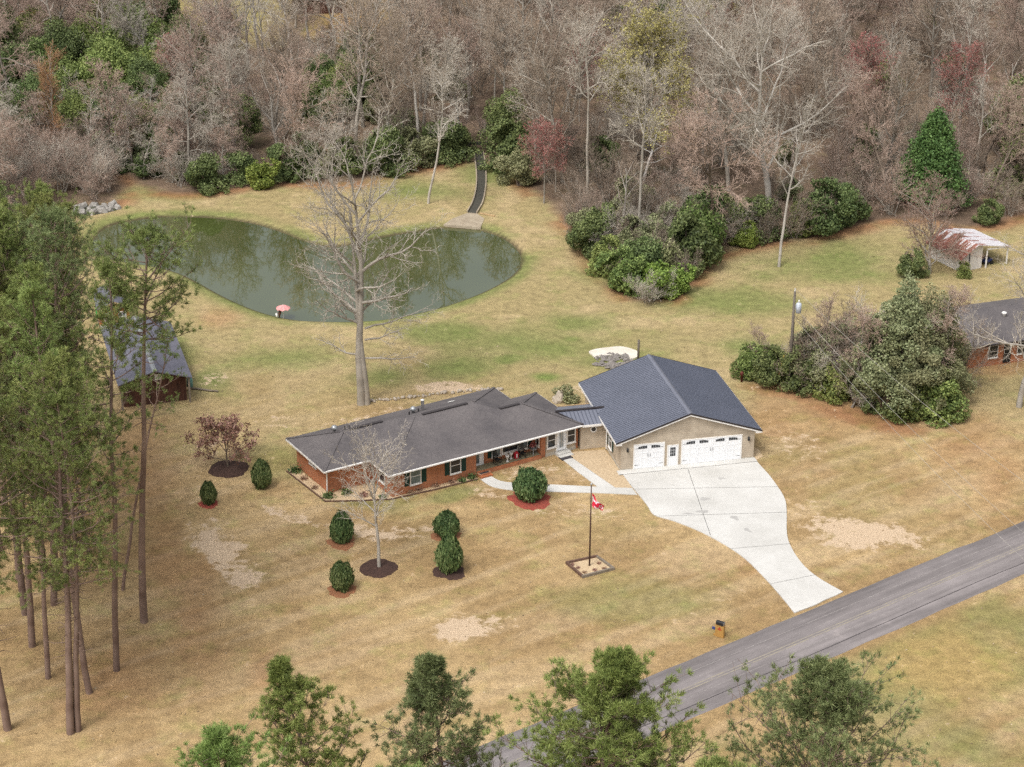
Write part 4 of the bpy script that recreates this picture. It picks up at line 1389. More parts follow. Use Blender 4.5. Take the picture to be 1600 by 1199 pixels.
MB().box(bw / 2 + .05, bw / 2 + .62, .82, .88, 2.35, 2.95).build('vent', M['trim'], barn)
MB().box(3.0, 4.3, .84, .894, 0, 2.0).build('door', M['barn_wood'], barn)
for x_ in (.3, bw - .3):
    MB().beam((x_, .3, 0), (x_, .3, be + .02), .16, .16).build('post', M['grey_wood'], barn)
for i, (p0, p1, lab) in enumerate((((216, 620), (296, 610), 'long pale log lying on the grass in front of the dark barn'), ((292, 608.5), (341, 613), 'thin grey log lying on the grass at the corner of the barn'))):
    a, c = G(*p0), G(*p1)
    L_ = sqrt((c[0] - a[0]) ** 2 + (c[1] - a[1]) ** 2)
    rr = .2 if i == 0 else .11
    tag(MB().tube([(0, 0, rr), (L_ * .3, .1, rr), (L_ * .7, -.05, rr), (L_, 0, rr * .9)], [rr, rr * .95, rr * .9, rr * .8], 8).build('log', M['new_wood'] if i == 0 else M['grey_wood'], None, True, (*a, 0), atan2(c[1] - a[1], c[0] - a[0])), lab, 'log')
x, y = G(297, 606)
t = thing('barrel', 'pale green barrel at the corner of the dark barn', 'barrel', (x, y, 0))
MB().lathe([(.26, 0), (.29, .3), (.29, .6), (.26, .9), (.22, .9)], 12).build('body', noisy('teal', (.15, .3, .26), (.1, .2, .17)), t, True)
x, y = G(157, 497)
t = thing('water_barrel', 'bright green barrel against the small orange cabin', 'barrel', (x, y, 0))
MB().lathe([(.4, 0), (.44, .4), (.44, .9), (.4, 1.3), (.32, 1.32)], 14).build('body', M['green_plastic'], t, True)

CA = radians(15.8)
cab = thing('cabin', 'small orange timber cabin with blue grey gable roof behind the barn', 'cabin', (-40.7, 181.4, 0), CA)
cw, cd, ce, cr = 3.1, 4.8, 2.62, 3.4
b = MB()
for s in (0, 1):
    xe = -.15 if s == 0 else cw + .15
    b.add([(xe, -.3, ce), (cw / 2, -.3, cr), (cw / 2, cd + .3, cr), (xe, cd + .3, ce), (xe, -.3, ce - .07), (cw / 2, -.3, cr - .07), (cw / 2, cd + .3, cr - .07), (xe, cd + .3, ce - .07)],
          [(0, 1, 2, 3), (7, 6, 5, 4), (0, 4, 5, 1), (3, 2, 6, 7), (0, 3, 7, 4)])
rf = b.build('roof', M['barn_roof'], cab)
MB().beam((-.15, -.33, ce - .07), (cw / 2, -.33, cr - .07), .05, .14).beam((cw / 2, -.332, cr - .07), (cw + .15, -.332, ce - .07), .05, .14).build('rake_trim', M['new_wood'], rf)
b = MB()
b.xprism([(.1, .3), (cw - .1, .3), (cw - .1, ce - .03), (cw / 2, cr - .12), (.1, ce - .03)], 0, cd)
b.build('wall', M['cabin_wood'], cab)
MB().box(.05, cw - .05, -.02, cd, -.1, .3).build('foundation', M['grey_wood'], cab)
add_window(cab, .95, 0, 1.0, .85, 1.15, mull=((0, .5), (1, .5)))
add_window(cab, 2.3, 0, 1.1, .75, 1.1, pane='glass_light', mull=((0, .5), (1, .5)))
MB().box(.1, 1.35, -.55, -.03, .62, .92).build('window_box', M['white'], cab)

# ------------------------------------------------------------------ white tin-roofed shed with lean-to
s0 = G(1511.7, 423.3)
s1 = G(1532.5, 419)
SA = atan2(s1[1] - s0[1], s1[0] - s0[0])
shed = thing('shed', 'white board shed with rusty tin roof and open lean-to', 'shed', (*s0, 0), SA)
sw, sdp = 2.75, 5.2
b = MB()
# gable at x = 0.9, long slope to x = 5.6
z0_, z1_, z2_ = 2.0, 2.95, 2.05
for (xa, za, xb, zb) in ((-1.45, 1.62, .75, z1_), (.75, z1_, 5.3, z2_)):
    b.add([(xa, -.5, za), (xb, -.5, zb), (xb, sdp + .4, zb), (xa, sdp + .4, za), (xa, -.5, za - .05), (xb, -.5, zb - .05), (xb, sdp + .4, zb - .05), (xa, sdp + .4, za - .05)],
          [(0, 1, 2, 3), (7, 6, 5, 4), (0, 4, 5, 1), (3, 2, 6, 7), (0, 3, 7, 4), (1, 5, 6, 2)])
rf = b.build('roof', M['rust_roof'], shed)
b = MB()
for k in range(15):
    y = -.45 + k * .43
    b.beam((-1.43, y, 1.64), (.75, y, z1_ + .02), .04, .04); b.beam((.75, y, z1_ + .02), (5.28, y, z2_ + .02), .04, .04)
b.build('roof_rib', M['rust_roof'], rf)
b = MB()
b.xprism([(-1.0, 0), (1.85, 0), (1.85, z1_ - .26), (.75, z1_ - .08), (-1.0, 1.82)], 0, sdp)
b.build('wall', M['white_boards'], shed)
b = MB()
for k in range(10): b.box(-.9 + k * .28, -.87 + k * .28, -.02, -.002, 0.05, 1.72 + min(k, 6) * .13)
b.build('batten', M['white_boards'], shed)
dr = MB().box(.15, 1.0, -.04, -.003, .05, 1.95).build('door', M['white_boards'], shed)
MB().box(.02, .13, -.03, -.003, .05, 2.0).build('gap', M['black'], dr)
for (x_, y_) in ((2.25, -.25), (5.1, -.25), (5.1, sdp), (2.25, sdp)):
    MB().beam((x_, y_, 0), (x_, y_, 2.0), .12, .12).build('post', M['trim'], shed)
MB().beam((2.2, -.3, 2.0 + .18), (5.2, -.3, 2.0 - .02), .06, .16).build('beam', M['trim'], shed)
x, y = G(1541, 412)
t = thing('mower', 'dark garden mower stored under the shed lean-to', 'mower', (x, y, 0), SA)
MB().box(-.5, .5, -.35, .35, .25, .6).build('body', M['blue_plastic'], t)
MB().box(-.2, .15, -.2, .2, .6, .85).build('seat', M['black'], t)
for sx in (-.35, .38):
    for sy in (-.4, .4):
        MB().tube([(sx, sy - .07, .22), (sx, sy + .07, .22)], .22, 12).build('wheel', M['black'], t)

# ------------------------------------------------------------------ neighbour's house at the right edge
na = radians(19)
nb = thing('neighbour_house', 'dark shingle hip roof house with brick wall behind the bare tree', 'house', (43.3, 173.3, 0), na)
nw, nd, ne, nk = 15.5, 9.6, 2.55, .34
b = MB()
hh_ = nd / 2
zt = ne + nk * hh_
b.poly([(0, 0, ne), (nw, 0, ne), (nw - hh_, hh_, zt), (hh_, hh_, zt)]); b.poly([(0, nd, ne), (hh_, hh_, zt), (nw - hh_, hh_, zt), (nw, nd, ne)])
b.poly([(0, 0, ne), (hh_, hh_, zt), (0, nd, ne)]); b.poly([(nw, 0, ne), (nw, nd, ne), (nw - hh_, hh_, zt)])
b.poly([(0, 0, ne - .02), (0, nd, ne - .02), (nw, nd, ne - .02), (nw, 0, ne - .02)])
rf = b.build('roof', M['shingle'], nb)
MB().beam((0, -.02, ne - .08), (nw, -.02, ne - .08), .04, .17).beam((-.02, 0, ne - .08), (-.02, nd, ne - .08), .04, .17).build('fascia', M['dark_trim'], rf)
MB().box(.6, nw - .6, .7, nd - .6, -.1, ne - .1).build('wall', M['brick'], nb)
add_window(nb, 3.0, .7, .8, 1.1, 1.3)
add_window(nb, 6.2, .7, .8, 1.1, 1.3)
MB().box(4.2, 5.0, .64, .695, .1, 2.1).build('door', M['black'], nb)
b = MB(); z = ne + nk * 3.4
b.lathe([(.14, z - .1), (.14, z + .2), (.25, z + .3), (.25, z + .4), (.05, z + .5)], 12, (5.6, 3.4)); b.build('roof_vent', M['white'], nb, True)

# ------------------------------------------------------------------ far buildings at the top edge
x, y = G(345, 55)
t = thing('far_shed', 'small white weathered shed with red brown roof beyond the trees', 'shed', (x, y, 0), radians(12))
b = MB(); b.xprism([(-1.7, 0), (1.7, 0), (1.7, 2.2), (0, 3.2), (-1.7, 2.2)], 0, 5.5); b.build('wall', M['white_boards'], t)
b = MB()
for s in (-1, 1):
    b.add([(s * 2.1, -.4, 2.15), (0, -.4, 3.4), (0, 6, 3.4), (s * 2.1, 6, 2.15), (s * 2.1, -.4, 2.05), (0, -.4, 3.3), (0, 6, 3.3), (s * 2.1, 6, 2.05)], [(0, 1, 2, 3), (7, 6, 5, 4), (0, 4, 5, 1), (3, 2, 6, 7), (0, 3, 7, 4)])
b.build('roof', M['red_brown_roof'], t)
MB().box(-.9, 0, -.05, -.003, .05, 1.9).build('door', M['grey_wood'], t)
MB().box(.5, 1.1, -.05, -.003, .9, 1.6).build('window', M['glass'], t)
x, y = G(500, 22)
t = thing('far_house', 'building with yellow green tin roof at the top edge', 'building', (x, y, 0), radians(8))
MB().box(-4.2, 4.2, 0, 6, 0, 2.6).build('wall', M['barn_wood'], t)
b = MB(); b.add([(-4.8, -.6, 2.6), (4.8, -.6, 2.6), (4.8, 6.6, 4.3), (-4.8, 6.6, 4.3), (-4.8, -.6, 2.5), (4.8, -.6, 2.5), (4.8, 6.6, 4.2), (-4.8, 6.6, 4.2)], [(0, 1, 2, 3), (7, 6, 5, 4), (0, 4, 5, 1), (1, 5, 6, 2), (2, 6, 7, 3), (3, 7, 4, 0)])
b.build('roof', M['yellow_roof'], t)
MB().box(-1, 0, -.05, -.003, 0, 2).build('door', M['grey_wood'], t)
x, y = G(40, 42)
t = thing('brick_stack', 'stack of red brick beside a yellow timber screen beyond the left trees', 'brick stack', (x, y, 0), radians(10))
MB().box(-.9, .5, 0, .9, 0, 2.3).build('stack', M['brick'], t)
t2 = thing('timber_screen', 'yellow timber screen standing beside the red brick stack', 'screen', (x + 1.9, y, 0), radians(10))
MB().box(-.9, .9, 0, .12, 0, 2.5).build('panel', noisy('ochre_boards', (.42, .24, .06), (.33, .17, .04), stretch=(4, 4, .5)), t2)
for s in (-.85, .8): MB().beam((s, .18, 0), (s, .18, 2.6), .1, .1).build('post', M['grey_wood'], t2)
# parked white vehicle, rear towards us
x, y = G(64, 16)
t = thing('parked_truck', 'white truck parked at the top edge beyond the left trees', 'truck', (x, y, 0), radians(4))
b = MB(); b.box(-.95, .95, 0, 5.0, .55, 1.15); b.xprism([(-.85, 1.15), (.85, 1.15), (.7, 1.85), (-.7, 1.85)], 2.0, 3.9); b.build('body', M['white'], t)
MB().box(-.68, .68, 1.96, 1.995, 1.2, 1.75).build('rear_window', M['glass'], t)
MB().box(-.95, .95, -.12, -.005, .5, .72).build('bumper', M['grey_metal'], t)
for s in (-1, 1):
    MB().box(s * .86 - .07, s * .86 + .07, -.03, -.003, .76, 1.06).build('tail_light', M['red'], t)
    for y_ in (.9, 4.1): MB().tube([(s * .98, y_, .38), (s * .74, y_, .38)], .38, 14).build('wheel', M['black'], t)

# ------------------------------------------------------------------ spillway from pond to wood
ap = [G(*p) for p in [(693, 351.5), (707, 342), (728, 334), (737, 332), (744, 333.5), (757, 342), (751, 356), (722, 353.5)]]
sp_l = smooth_line([G(*p) for p in [(730, 332.5), (738, 318), (743, 300), (744.5, 285), (744, 268), (742, 250), (741, 236)]], 4)
sp_r = smooth_line([G(*p) for p in [(745, 334), (754, 318), (758, 300), (759.5, 285), (759, 268), (757, 250), (755, 236)]], 4)
spw = thing('spillway', 'curved dark concrete spillway with pale apron leading from pond to the wood', 'spillway', (*G(735, 335), 0))
sx, sy = G(735, 335)
MB().prism([(x - sx, y - sy) for x, y in ap], -.6, .03).build('apron', M['concrete_old'], spw)
b = MB()
n_ = len(sp_l)
b.add([(x - sx, y - sy, .045) for x, y in sp_l] + [(x - sx, y - sy, .045) for x, y in sp_r], [(i, n_ + i, n_ + i + 1, i + 1) for i in range(n_ - 1)])
b.build('channel', noisy('dark_wet_concrete', (.085, .08, .065), (.05, .048, .04), scale=1.2, rough=.5), spw)
for nm, ln in (('side_wall', sp_l), ('side_wall', sp_r)):
    b = MB()
    for i in range(n_ - 1):
        b.beam((ln[i][0] - sx, ln[i][1] - sy, .1), (ln[i + 1][0] - sx, ln[i + 1][1] - sy, .1), .14, .3)
    b.build(nm, M['concrete_old'], spw)
x, y = G(748, 235)
t = thing('culvert', 'dark culvert mouth where the spillway meets the wood', 'culvert', (x, y, 0))
b = MB(); b.box(-1.5, -1.0, -.2, .4, -.2, .75); b.box(1.0, 1.5, -.2, .4, -.2, .75); b.box(-1.5, 1.5, -.2, .4, .76, 1.0); b.build('headwall', noisy('black_stone', (.06, .055, .05), (.03, .03, .03)), t)
tag(t, None, None)
x, y = G(761, 336)
tag(MB().beam((-.8, .3, .1), (.9, -.6, .1), .16, .14).build('board', M['new_wood'], None, False, (x, y, 0)), 'pale board lying beside the spillway apron', 'board')

# ------------------------------------------------------------------ flagpole and bed
fx, fy = G(921, 885)
fp = thing('flagpole', 'brown flagpole with red and white flag in a timber edged bed', 'flagpole', (fx, fy, 0))
MB().tube([(0, 0, -.1), (0, 0, 3.5), (0, 0, 7.05)], [.075, .065, .045], 10).build('pole', M['flag_pole'], fp, True)
MB().lathe([(.02, 7.05), (.085, 7.1), (.1, 7.16), (.085, 7.22), (.02, 7.27)], 10).build('finial', M['grey_metal'], fp, True)


def flag_mat():
    m, nt, p = new_mat('red_white_flag')
    tc = N(nt, "ShaderNodeTexCoord")
    no = N(nt, "ShaderNodeTexNoise", Scale=2.6, Detail=2)
    nt.links.new(tc.outputs['UV'], no.inputs['Vector'])
    r = ramp(nt, no.outputs[0], [(0.50, (0.62, 0.012, 0.05)), (0.52, (0.75, 0.72, 0.76)), (0.60, (0.72, 0.68, 0.74)), (0.615, (0.5, 0.02, 0.06))])
    r.color_ramp.interpolation = 'LINEAR'
    nt.links.new(r.outputs[0], p.inputs['Base Color'])
    p.inputs['Roughness'].default_value = 0.7
    return m


# limp flag: top corner held at the pole, cloth sagging in folds
nu, nv = 22, 12
V, Fc, UVs = [], [], []
for i in range(nu + 1):
    for j in range(nv + 1):
        a, c = i / nu, j / nv  # a along fly, c down the hoist
        drop = 1.15 * a ** 0.85
        xx = .06 + .98 * a ** 1.15 * (1 - .12 * c) + .05 * sin(9 * a + 3 * c)
        yy = .14 * sin(7.5 * a + 2.2 * c) * a ** .5 + .10 * sin(13 * a - 4 * c) * a
        zz = 6.42 - drop - 1.05 * c * (1 - .62 * a) + .03 * sin(11 * a)
        V.append((xx, yy, zz)); UVs.append((a, c))
for i in range(nu):
    for j in range(nv):
        k = i * (nv + 1) + j
        Fc.append((k, k + 1, k + nv + 2, k + nv + 1))
me = npmesh('flag', V, [np.array(Fc)], flag_mat(), True)
uv = me.uv_layers.new(name='UVMap')
for l in me.loops: uv.data[l.index].uv = UVs[l.vertex_index]
obj('flag', me, fp)
c4 = [G(*p) for p in [(885.5, 881.5), (932, 871.5), (958.5, 890.5), (910.5, 903)]]
c4 = [(x - fx, y - fy) for x, y in c4]
t = thing('flagpole_bed', 'square bed of pale chips with timber edging round the flagpole', 'flower bed', (fx, fy, 0))
MB().prism(c4, -.1, .06).build('chips', M['chips'], t)
for i in range(4):
    p, q = Vector((*c4[i], .1)), Vector((*c4[(i + 1) % 4], .1))
    d = (q - p).normalized() * .07
    MB().beam(p + d * (1 if i % 2 else -1), q - d * (1 if i % 2 else -1), .17, .24).build('timber', M['timber_edge'] if i in (0, 3) else M['grey_wood'], t)

# ------------------------------------------------------------------ mailbox
x, y = G(1124.5, 995)
mb = thing('mailbox', 'black mailbox on a honey coloured timber post beside the road', 'mailbox', (x, y, 0), radians(-32))
MB().box(-.34, .34, -.11, .11, 0, 1.02).build('post', M['mailbox_wood'], mb)
b = MB()
prof = [(-.15, 0), (.15, 0), (.15, .18)] + [(.15 * cos(a), .18 + .12 * sin(a)) for a in np.linspace(.3, pi - .3, 7)] + [(-.15, .18)]
b.xprism(prof, -.3, .3)
bx = b.build('box', M['black'], mb, False, (0, 0, 1.025), pi / 2)
MB().xprism([(x_ * .92, z_ * .94 + .01) for x_, z_ in prof], -.315, -.301).build('door', M['grey_metal'], bx)
b = MB()
b.xprism([(-.17, .62), (.0, .86), (.17, .62), (.09, .62), (0, .74), (-.09, .62)], -.128, -.112)
b.xprism([(-.06, .6), (.06, .6), (0, .7)], -.127, -.113)
b.build('emblem', M['emblem_red'], mb)
MB().box(-.62, -.36, -.1, .06, .5, .66).build('newspaper_holder', M['blue_plastic'], mb)
MB().box(-.5, -.345, -.05, .05, .0, .12).build('brace', M['mailbox_wood'], mb)

# ------------------------------------------------------------------ pond umbrella and ornament
x, y = G(443, 495)
t = thing('parasol', 'small pink parasol on a pale pole at the near edge of the pond', 'parasol', (x, y, -.3))
b = MB()
rim, n8 = .72, 16
vs = [(0, 0, 1.55)] + [(rim * .55 * cos(2 * pi * k / n8), rim * .55 * sin(2 * pi * k / n8), 1.42 + (.03 if k % 2 else 0)) for k in range(n8)] + \
     [(rim * cos(2 * pi * k / n8), rim * sin(2 * pi * k / n8), 1.15 + (.12 if k % 2 else 0)) for k in range(n8)]
fs = [(0, 1 + k, 1 + (k + 1) % n8) for k in range(n8)] + [(1 + k, 1 + n8 + k, 1 + n8 + (k + 1) % n8, 1 + (k + 1) % n8) for k in range(n8)]
b.add(vs, fs); b.build('canopy', M['pink'], t)
MB().tube([(0, 0, -.6), (0, 0, 1.62)], .035, 8).build('pole', M['white'], t)
x, y = G(435.5, 496)
t = thing('lawn_ornament', 'small dark and white ornament standing on the bank by the pink parasol', 'ornament', (x, y, -.02))
MB().tube([(.08, 0, 0), (.08, 0, .25), (.1, .02, .45), (.16, .02, .6), (.12, 0, .78), (.04, 0, .84)], [.05, .1, .17, .14, .07, .03], 9).build('body', M['barn_wood'], t, True)
MB().tube([(-.16, -.06, 0), (-.17, -.05, .2), (-.2, -.05, .42), (-.15, -.03, .52)], [.06, .12, .13, .04], 9).build('stand', M['white'], t, True)

# ------------------------------------------------------------------ utility pole and wires
px_, py_ = G(1232, 605)
up = thing('utility_pole', 'grey wooden utility pole with a pale blue transformer by the evergreen thicket', 'utility pole', (px_, py_, 0))
PH = 9.6
MB().tube([(0, 0, -.3), (0, 0, PH)], [.17, .11], 10).build('pole', M['pole_wood'], up, True)
tr = MB().lathe([(.1, PH - 2.1), (.26, PH - 2.05), (.26, PH - 1.2), (.2, PH - 1.12), (.05, PH - 1.08)], 14, (.42, -.1)).build('transformer', M['transformer'], up, True)
MB().tube([(.42, -.1, PH - 1.1), (.42, -.1, PH - .8)], .06, 8).build('bushing', M['white'], tr, True)
MB().box(.08, .2, -.15, -.05, PH - 1.7, PH - 1.3).build('bracket', M['grey_metal'], up)
MB().tube([(0, 0, PH), (0, 0, PH + .3)], .05, 8).build('insulator', M['white'], up)
MB().tube([(.13, -.12, .3), (.12, -.1, PH - 3)], .025, 5).build('conduit', M['black'], up)
ends = [((0, 0, PH + .25), G(1720, 838, 9.5), 9.5, 'upper thin overhead wire running from the utility pole to the right edge'),
        ((.15, -.1, PH - 1.6), G(1720, 935, 7.6), 7.6, 'middle thin overhead wire running from the transformer to the right edge'),
        ((.1, 0, PH - 2.6), G(1720, 985, 6.4), 6.4, 'lower sagging overhead wire running from the pole to the right edge')]
for a, e, ez, lab in ends:
    p0 = Vector((px_ + a[0], py_ + a[1], a[2])); p1 = Vector((e[0], e[1], ez))
    pts = []
    for k in range(25):
        t_ = k / 24
        p = p0.lerp(p1, t_); p.z -= .9 * 4 * t_ * (1 - t_)
        pts.append(p - p0)
    tag(MB().tube(pts, .016, 4).build('power_line', M['wire'], None, True, tuple(p0)), lab, 'power line', 'overhead wires')
x, y = G(1216, 604)
tag(MB().tube([(-.25, 0, 0), (.35, 0, 3.2)], .035, 6).build('guy_marker', noisy('yellow_plastic', (.42, .28, .06), (.3, .2, .05)), None, True, (x, y, 0)), 'leaning yellow marker pole beside the utility pole', 'marker')
x, y = G(1158.5, 597)
t = thing('pipe_stand', 'dark red standpipe at the left end of the thicket', 'standpipe', (x, y, 0))
MB().lathe([(.09, 0), (.09, .7), (.16, .72), (.16, 1.0), (.05, 1.08)], 10).build('body', noisy('dark_red', (.16, .04, .03), (.08, .02, .02)), t, True)
x, y = G(997, 566)
t = thing('wooden_post', 'short grey wooden post behind the back corner of the garage', 'post', (x, y, 0))
MB().tube([(0, 0, 0), (0, 0, 2.3)], .11, 8).build('shaft', M['pole_wood'], t, True)
x, y = G(872, 628)
t = thing('boulder', 'pale upright boulder on the grass behind the brick house', 'boulder', (x, y, 0))
b = MB()
_r3 = random.Random(8)
b.tube([(0, 0, -.1), (.05, 0, .25), (.16, .05, .6), (.28, .08, .95), (.36, .1, 1.12)], [.5, .52, .46, .3, .1], 9)
b.v = [(x_ + _r3.uniform(-.1, .1), y_ + _r3.uniform(-.1, .1), z_ + _r3.uniform(-.08, .08)) for x_, y_, z_ in b.v]
b.build('stone', M['stone'], t)
# row of edging stones behind the house
_r2 = random.Random(11)
sm = []
for k in range(5):
    b = MB(); q = _r2.uniform(.8, 1.2)
    b.tube([(-.3 * q, 0, .05), (-.1, .05, .16), (.15, -.03, .14), (.32 * q, 0, .05)], [.08, .2 * q, .2, .06], 7)
    sm.append(b.mesh('edging_stone', M['stone'], True))
pts = smooth_line([(578, 628), (600, 626), (630, 623.5), (660, 620), (690, 616), (720, 613), (745, 611), (765, 609.5), (785, 610)], 5)
for i, p in enumerate(pts):
    x, y = G(p[0] + _r2.uniform(-1.5, 1.5), p[1] + _r2.uniform(-1, 1))
    o = obj('edging_stone', sm[i % 5], None, (x, y, 0), _r2.uniform(0, 6), [_r2.uniform(.35, .85)] * 3)
    if _r2.random() < .12: o.location.x += .25
    tag(o, 'pale stone in the curved row edging the lawn behind the brick house', 'stone', 'edging stones behind the house')

sm = []
for k in range(3):
    b = MB(); q = _r2.uniform(.85, 1.15)
    b.tube([(-.55 * q, 0, -.1), (-.3, .08, .2), (.2, -.05, .28), (.6 * q, 0, -.05)], [.15, .4 * q, .42, .12], 8)
    b.v = [(x_ + _r2.uniform(-.06, .06), y_ + _r2.uniform(-.06, .06), z_ + _r2.uniform(-.06, .06)) for x_, y_, z_ in b.v]
    sm.append(b.mesh('boulder', noisy('grey_white_rock', (0.42, 0.40, 0.37), (0.20, 0.185, 0.165), scale=1.6, rough=0.9)))
for i, (px, py) in enumerate([(122, 325), (131, 321), (139, 327), (147, 320), (155, 325), (163, 321), (170, 327), (177, 320), (184, 324), (127, 331), (145, 331), (160, 330), (114, 328)]):
    x, y = G(px, py)
    tag(obj('boulder', sm[i % 3], None, (x, y, -.25), i * 1.1, [_r2.uniform(.55, 1.05)] * 3), 'pale boulder in the heap at the creek left of the pond', 'boulder', 'boulders at the creek')

# ------------------------------------------------------------------ vegetation generators
def tubes_np(S, sides):
    """S (n,8): p0 xyz, p1 xyz, r0, r1 -> verts, quads"""
    S = np.asarray(S, float)
    n = len(S)
    p0, p1, r0, r1 = S[:, :3], S[:, 3:6], S[:, 6], S[:, 7]
    d = p1 - p0
    d /= np.linalg.norm(d, axis=1, keepdims=True) + 1e-9
    up = np.where(np.abs(d[:, 2:3]) < .9, np.array([[0, 0, 1.]]), np.array([[1., 0, 0]]))
    s = np.cross(d, up); s /= np.linalg.norm(s, axis=1, keepdims=True) + 1e-9
    t = np.cross(s, d)
    a = np.arange(sides) * 2 * pi / sides
    ring = s[:, None, :] * np.cos(a)[None, :, None] + t[:, None, :] * np.sin(a)[None, :, None]
    V = np.concatenate([p0[:, None] + ring * r0[:, None, None], p1[:, None] + ring * r1[:, None, None]], 1)
    j = np.arange(sides); j2 = (j + 1) % sides
    f = np.stack([j, j2, sides + j2, sides + j], 1)
    Fq = (np.arange(n) * 2 * sides)[:, None, None] + f[None]
    return V.reshape(-1, 3), Fq.reshape(-1, 4)


def multi(groups):
    """groups of (segments, sides) -> one vertex/face set"""
    Vs, Fs, b = [], [], 0
    for S, sides in groups:
        if len(S) == 0: continue
        V, Q = tubes_np(S, sides)
        Vs.append(V); Fs.append(Q + b); b += len(V)
    return np.concatenate(Vs), [np.concatenate(Fs)]


def leaves_np(C, size, rs, flat=0.0, aspect=1.6, nrm=None):
    """diamond leaves at points C with random turn"""
    n = len(C)
    a = rs.normal(size=(n, 3))
    a /= np.linalg.norm(a, axis=1, keepdims=True)
    b = rs.normal(size=(n, 3))
    if nrm is not None:
        b = b * .8 + nrm
    c = np.cross(a, b); c /= np.linalg.norm(c, axis=1, keepdims=True) + 1e-9
    if nrm is not None:  # leaf plane faces roughly outwards
        nn = b / (np.linalg.norm(b, axis=1, keepdims=True) + 1e-9)
        a = np.cross(c, nn)
    s = size * rs.uniform(.6, 1.35, (n, 1))
    V = np.stack([C - a * s * aspect * .5, C + c * s * .5, C + a * s * aspect * .5, C - c * s * .5], 1).reshape(-1, 3)
    Q = np.arange(n * 4).reshape(n, 4)
    return V, Q


def unit(v): return v / (np.linalg.norm(v) + 1e-9)


def grow(p, d, L, r, rs, lv, P, out):
    """one branch as a polyline, children along it"""
    ns = P['segs'][lv]
    pts = [p]; dirs = [d]
    for i in range(ns):
        d = unit(d + rs.normal(size=3) * P['wander'][lv] + np.array([0, 0, P['up'][lv]]))
        p = p + d * L / ns
        pts.append(p); dirs.append(d)
    rr = [r * (1 - (1 - P['taper'][lv]) * i / ns) for i in range(ns + 1)]
    for i in range(ns):
        out[lv].append((*pts[i], *pts[i + 1], rr[i], rr[i + 1]))
    if lv + 1 >= len(P['n']): return
    nc = max(1, int(P['n'][lv + 1] * rs.uniform(.8, 1.25) * (1 if lv == 0 else min(1.3, .45 + L / P['ref'][lv]))))
    ph = rs.uniform(0, 6.28)
    for k in range(nc):
        t = P['start'][lv] + (1 - P['start'][lv]) * ((k + rs.uniform(.1, .9)) / nc)
        x = t * ns; i = min(int(x), ns - 1)
        q = pts[i] + (pts[i + 1] - pts[i]) * (x - i)
        dd = dirs[i + 1]
        ph += 2.4 + rs.normal() * .4
        a = unit(np.cross(dd, [.3, .2, 1.] if abs(dd[2]) < .9 else [1., .1, 0]))
        b = np.cross(dd, a)
        side = a * cos(ph) + b * sin(ph)
        ang = P['angle'][lv + 1] * rs.uniform(.75, 1.25)
        if lv == 0: ang *= 1.15 - .5 * t
        nd = unit(dd * cos(ang) + side * sin(ang))
        if lv == 0:
            Lc = L * P['len'][1] * P['shape']((t - P['start'][0]) / (1 - P['start'][0])) * rs.uniform(.75, 1.2)
            rc = min(r * P['rad'][1], rr[i] * .85)
        else:
            Lc = L * P['len'][lv + 1] * (1.1 - .5 * t) * rs.uniform(.6, 1.3)
            rc = max(rr[i] * P['rad'][lv + 1], P['rmin'])
        grow(q, nd, Lc, rc, rs, lv + 1, P, out)


def bare_tree_np(seed, H, r0, start=.32, spread=.36, n=(1, 15, 8, 6, 5), ang=(0, 1.0, .85, .8, .8), rmin=.011, up1=.10, lean=0.0, wander0=.05,
                 shape=None, droop=0.0, trunk_h=.95):
    rs = np.random.RandomState(seed)
    P = dict(segs=(12, 6, 4, 3, 2), wander=(wander0, .17, .2, .22, .25), up=(.05, up1, .06 - droop, .05 - droop, .04 - droop), taper=(.18, .25, .3, .4, .5), n=n,
             start=(start, .18, .15, .15), angle=ang, len=(1, spread, .46, .44, .5), rad=(1, .42, .55, .55, .6), rmin=rmin,
             ref=(1, H * spread, H * spread * .4, H * spread * .16), shape=shape or (lambda t: .55 + .55 * sin(pi * min(1, t * .8 + .1)) - .35 * t))
    out = [[] for _ in range(5)]
    d = unit(np.array([lean * cos(seed), lean * sin(seed), 1.0]))
    grow(np.array([0, 0, -.2]), d, H * trunk_h, r0, rs, 0, P, out)
    return out


def tree_meshes(name, out, bark, twig, split=2, buds=None, bud_size=.1, bud_n=6000, seed=0):
    tV, tF = multi([(out[0], 9), (out[1] if split > 1 else [], 6), (out[2] if split > 2 else [], 4)])
    tm = npmesh(name + '_trunk', tV, tF, M[bark], smooth=True)
    gs = []
    if split <= 1: gs.append((out[1], 5))
    if split <= 2: gs.append((out[2], 4))
    gs += [(out[3], 3), (out[4], 3)]
    cV, cF = multi(gs)
    mats = [M[twig]]
    mi = None
    if buds:
        rs = np.random.RandomState(seed + 99)
        S = np.array(out[3] + out[4])
        k = rs.randint(0, len(S), bud_n)
        t = rs.rand(bud_n, 1)
        C = S[k, :3] * (1 - t) + S[k, 3:6] * t + rs.normal(size=(bud_n, 3)) * bud_size * .8
        lV, lQ = leaves_np(C, bud_size, rs)
        mi = np.concatenate([np.zeros(len(cF[0]), int), np.ones(len(lQ), int)])
        cF = [np.concatenate([cF[0], lQ + len(cV)])]
        cV = np.concatenate([cV, lV])
        mats.append(M[buds])
    cm = npmesh(name + '_crown', cV, cF, mats, mi=mi)
    return tm, cm


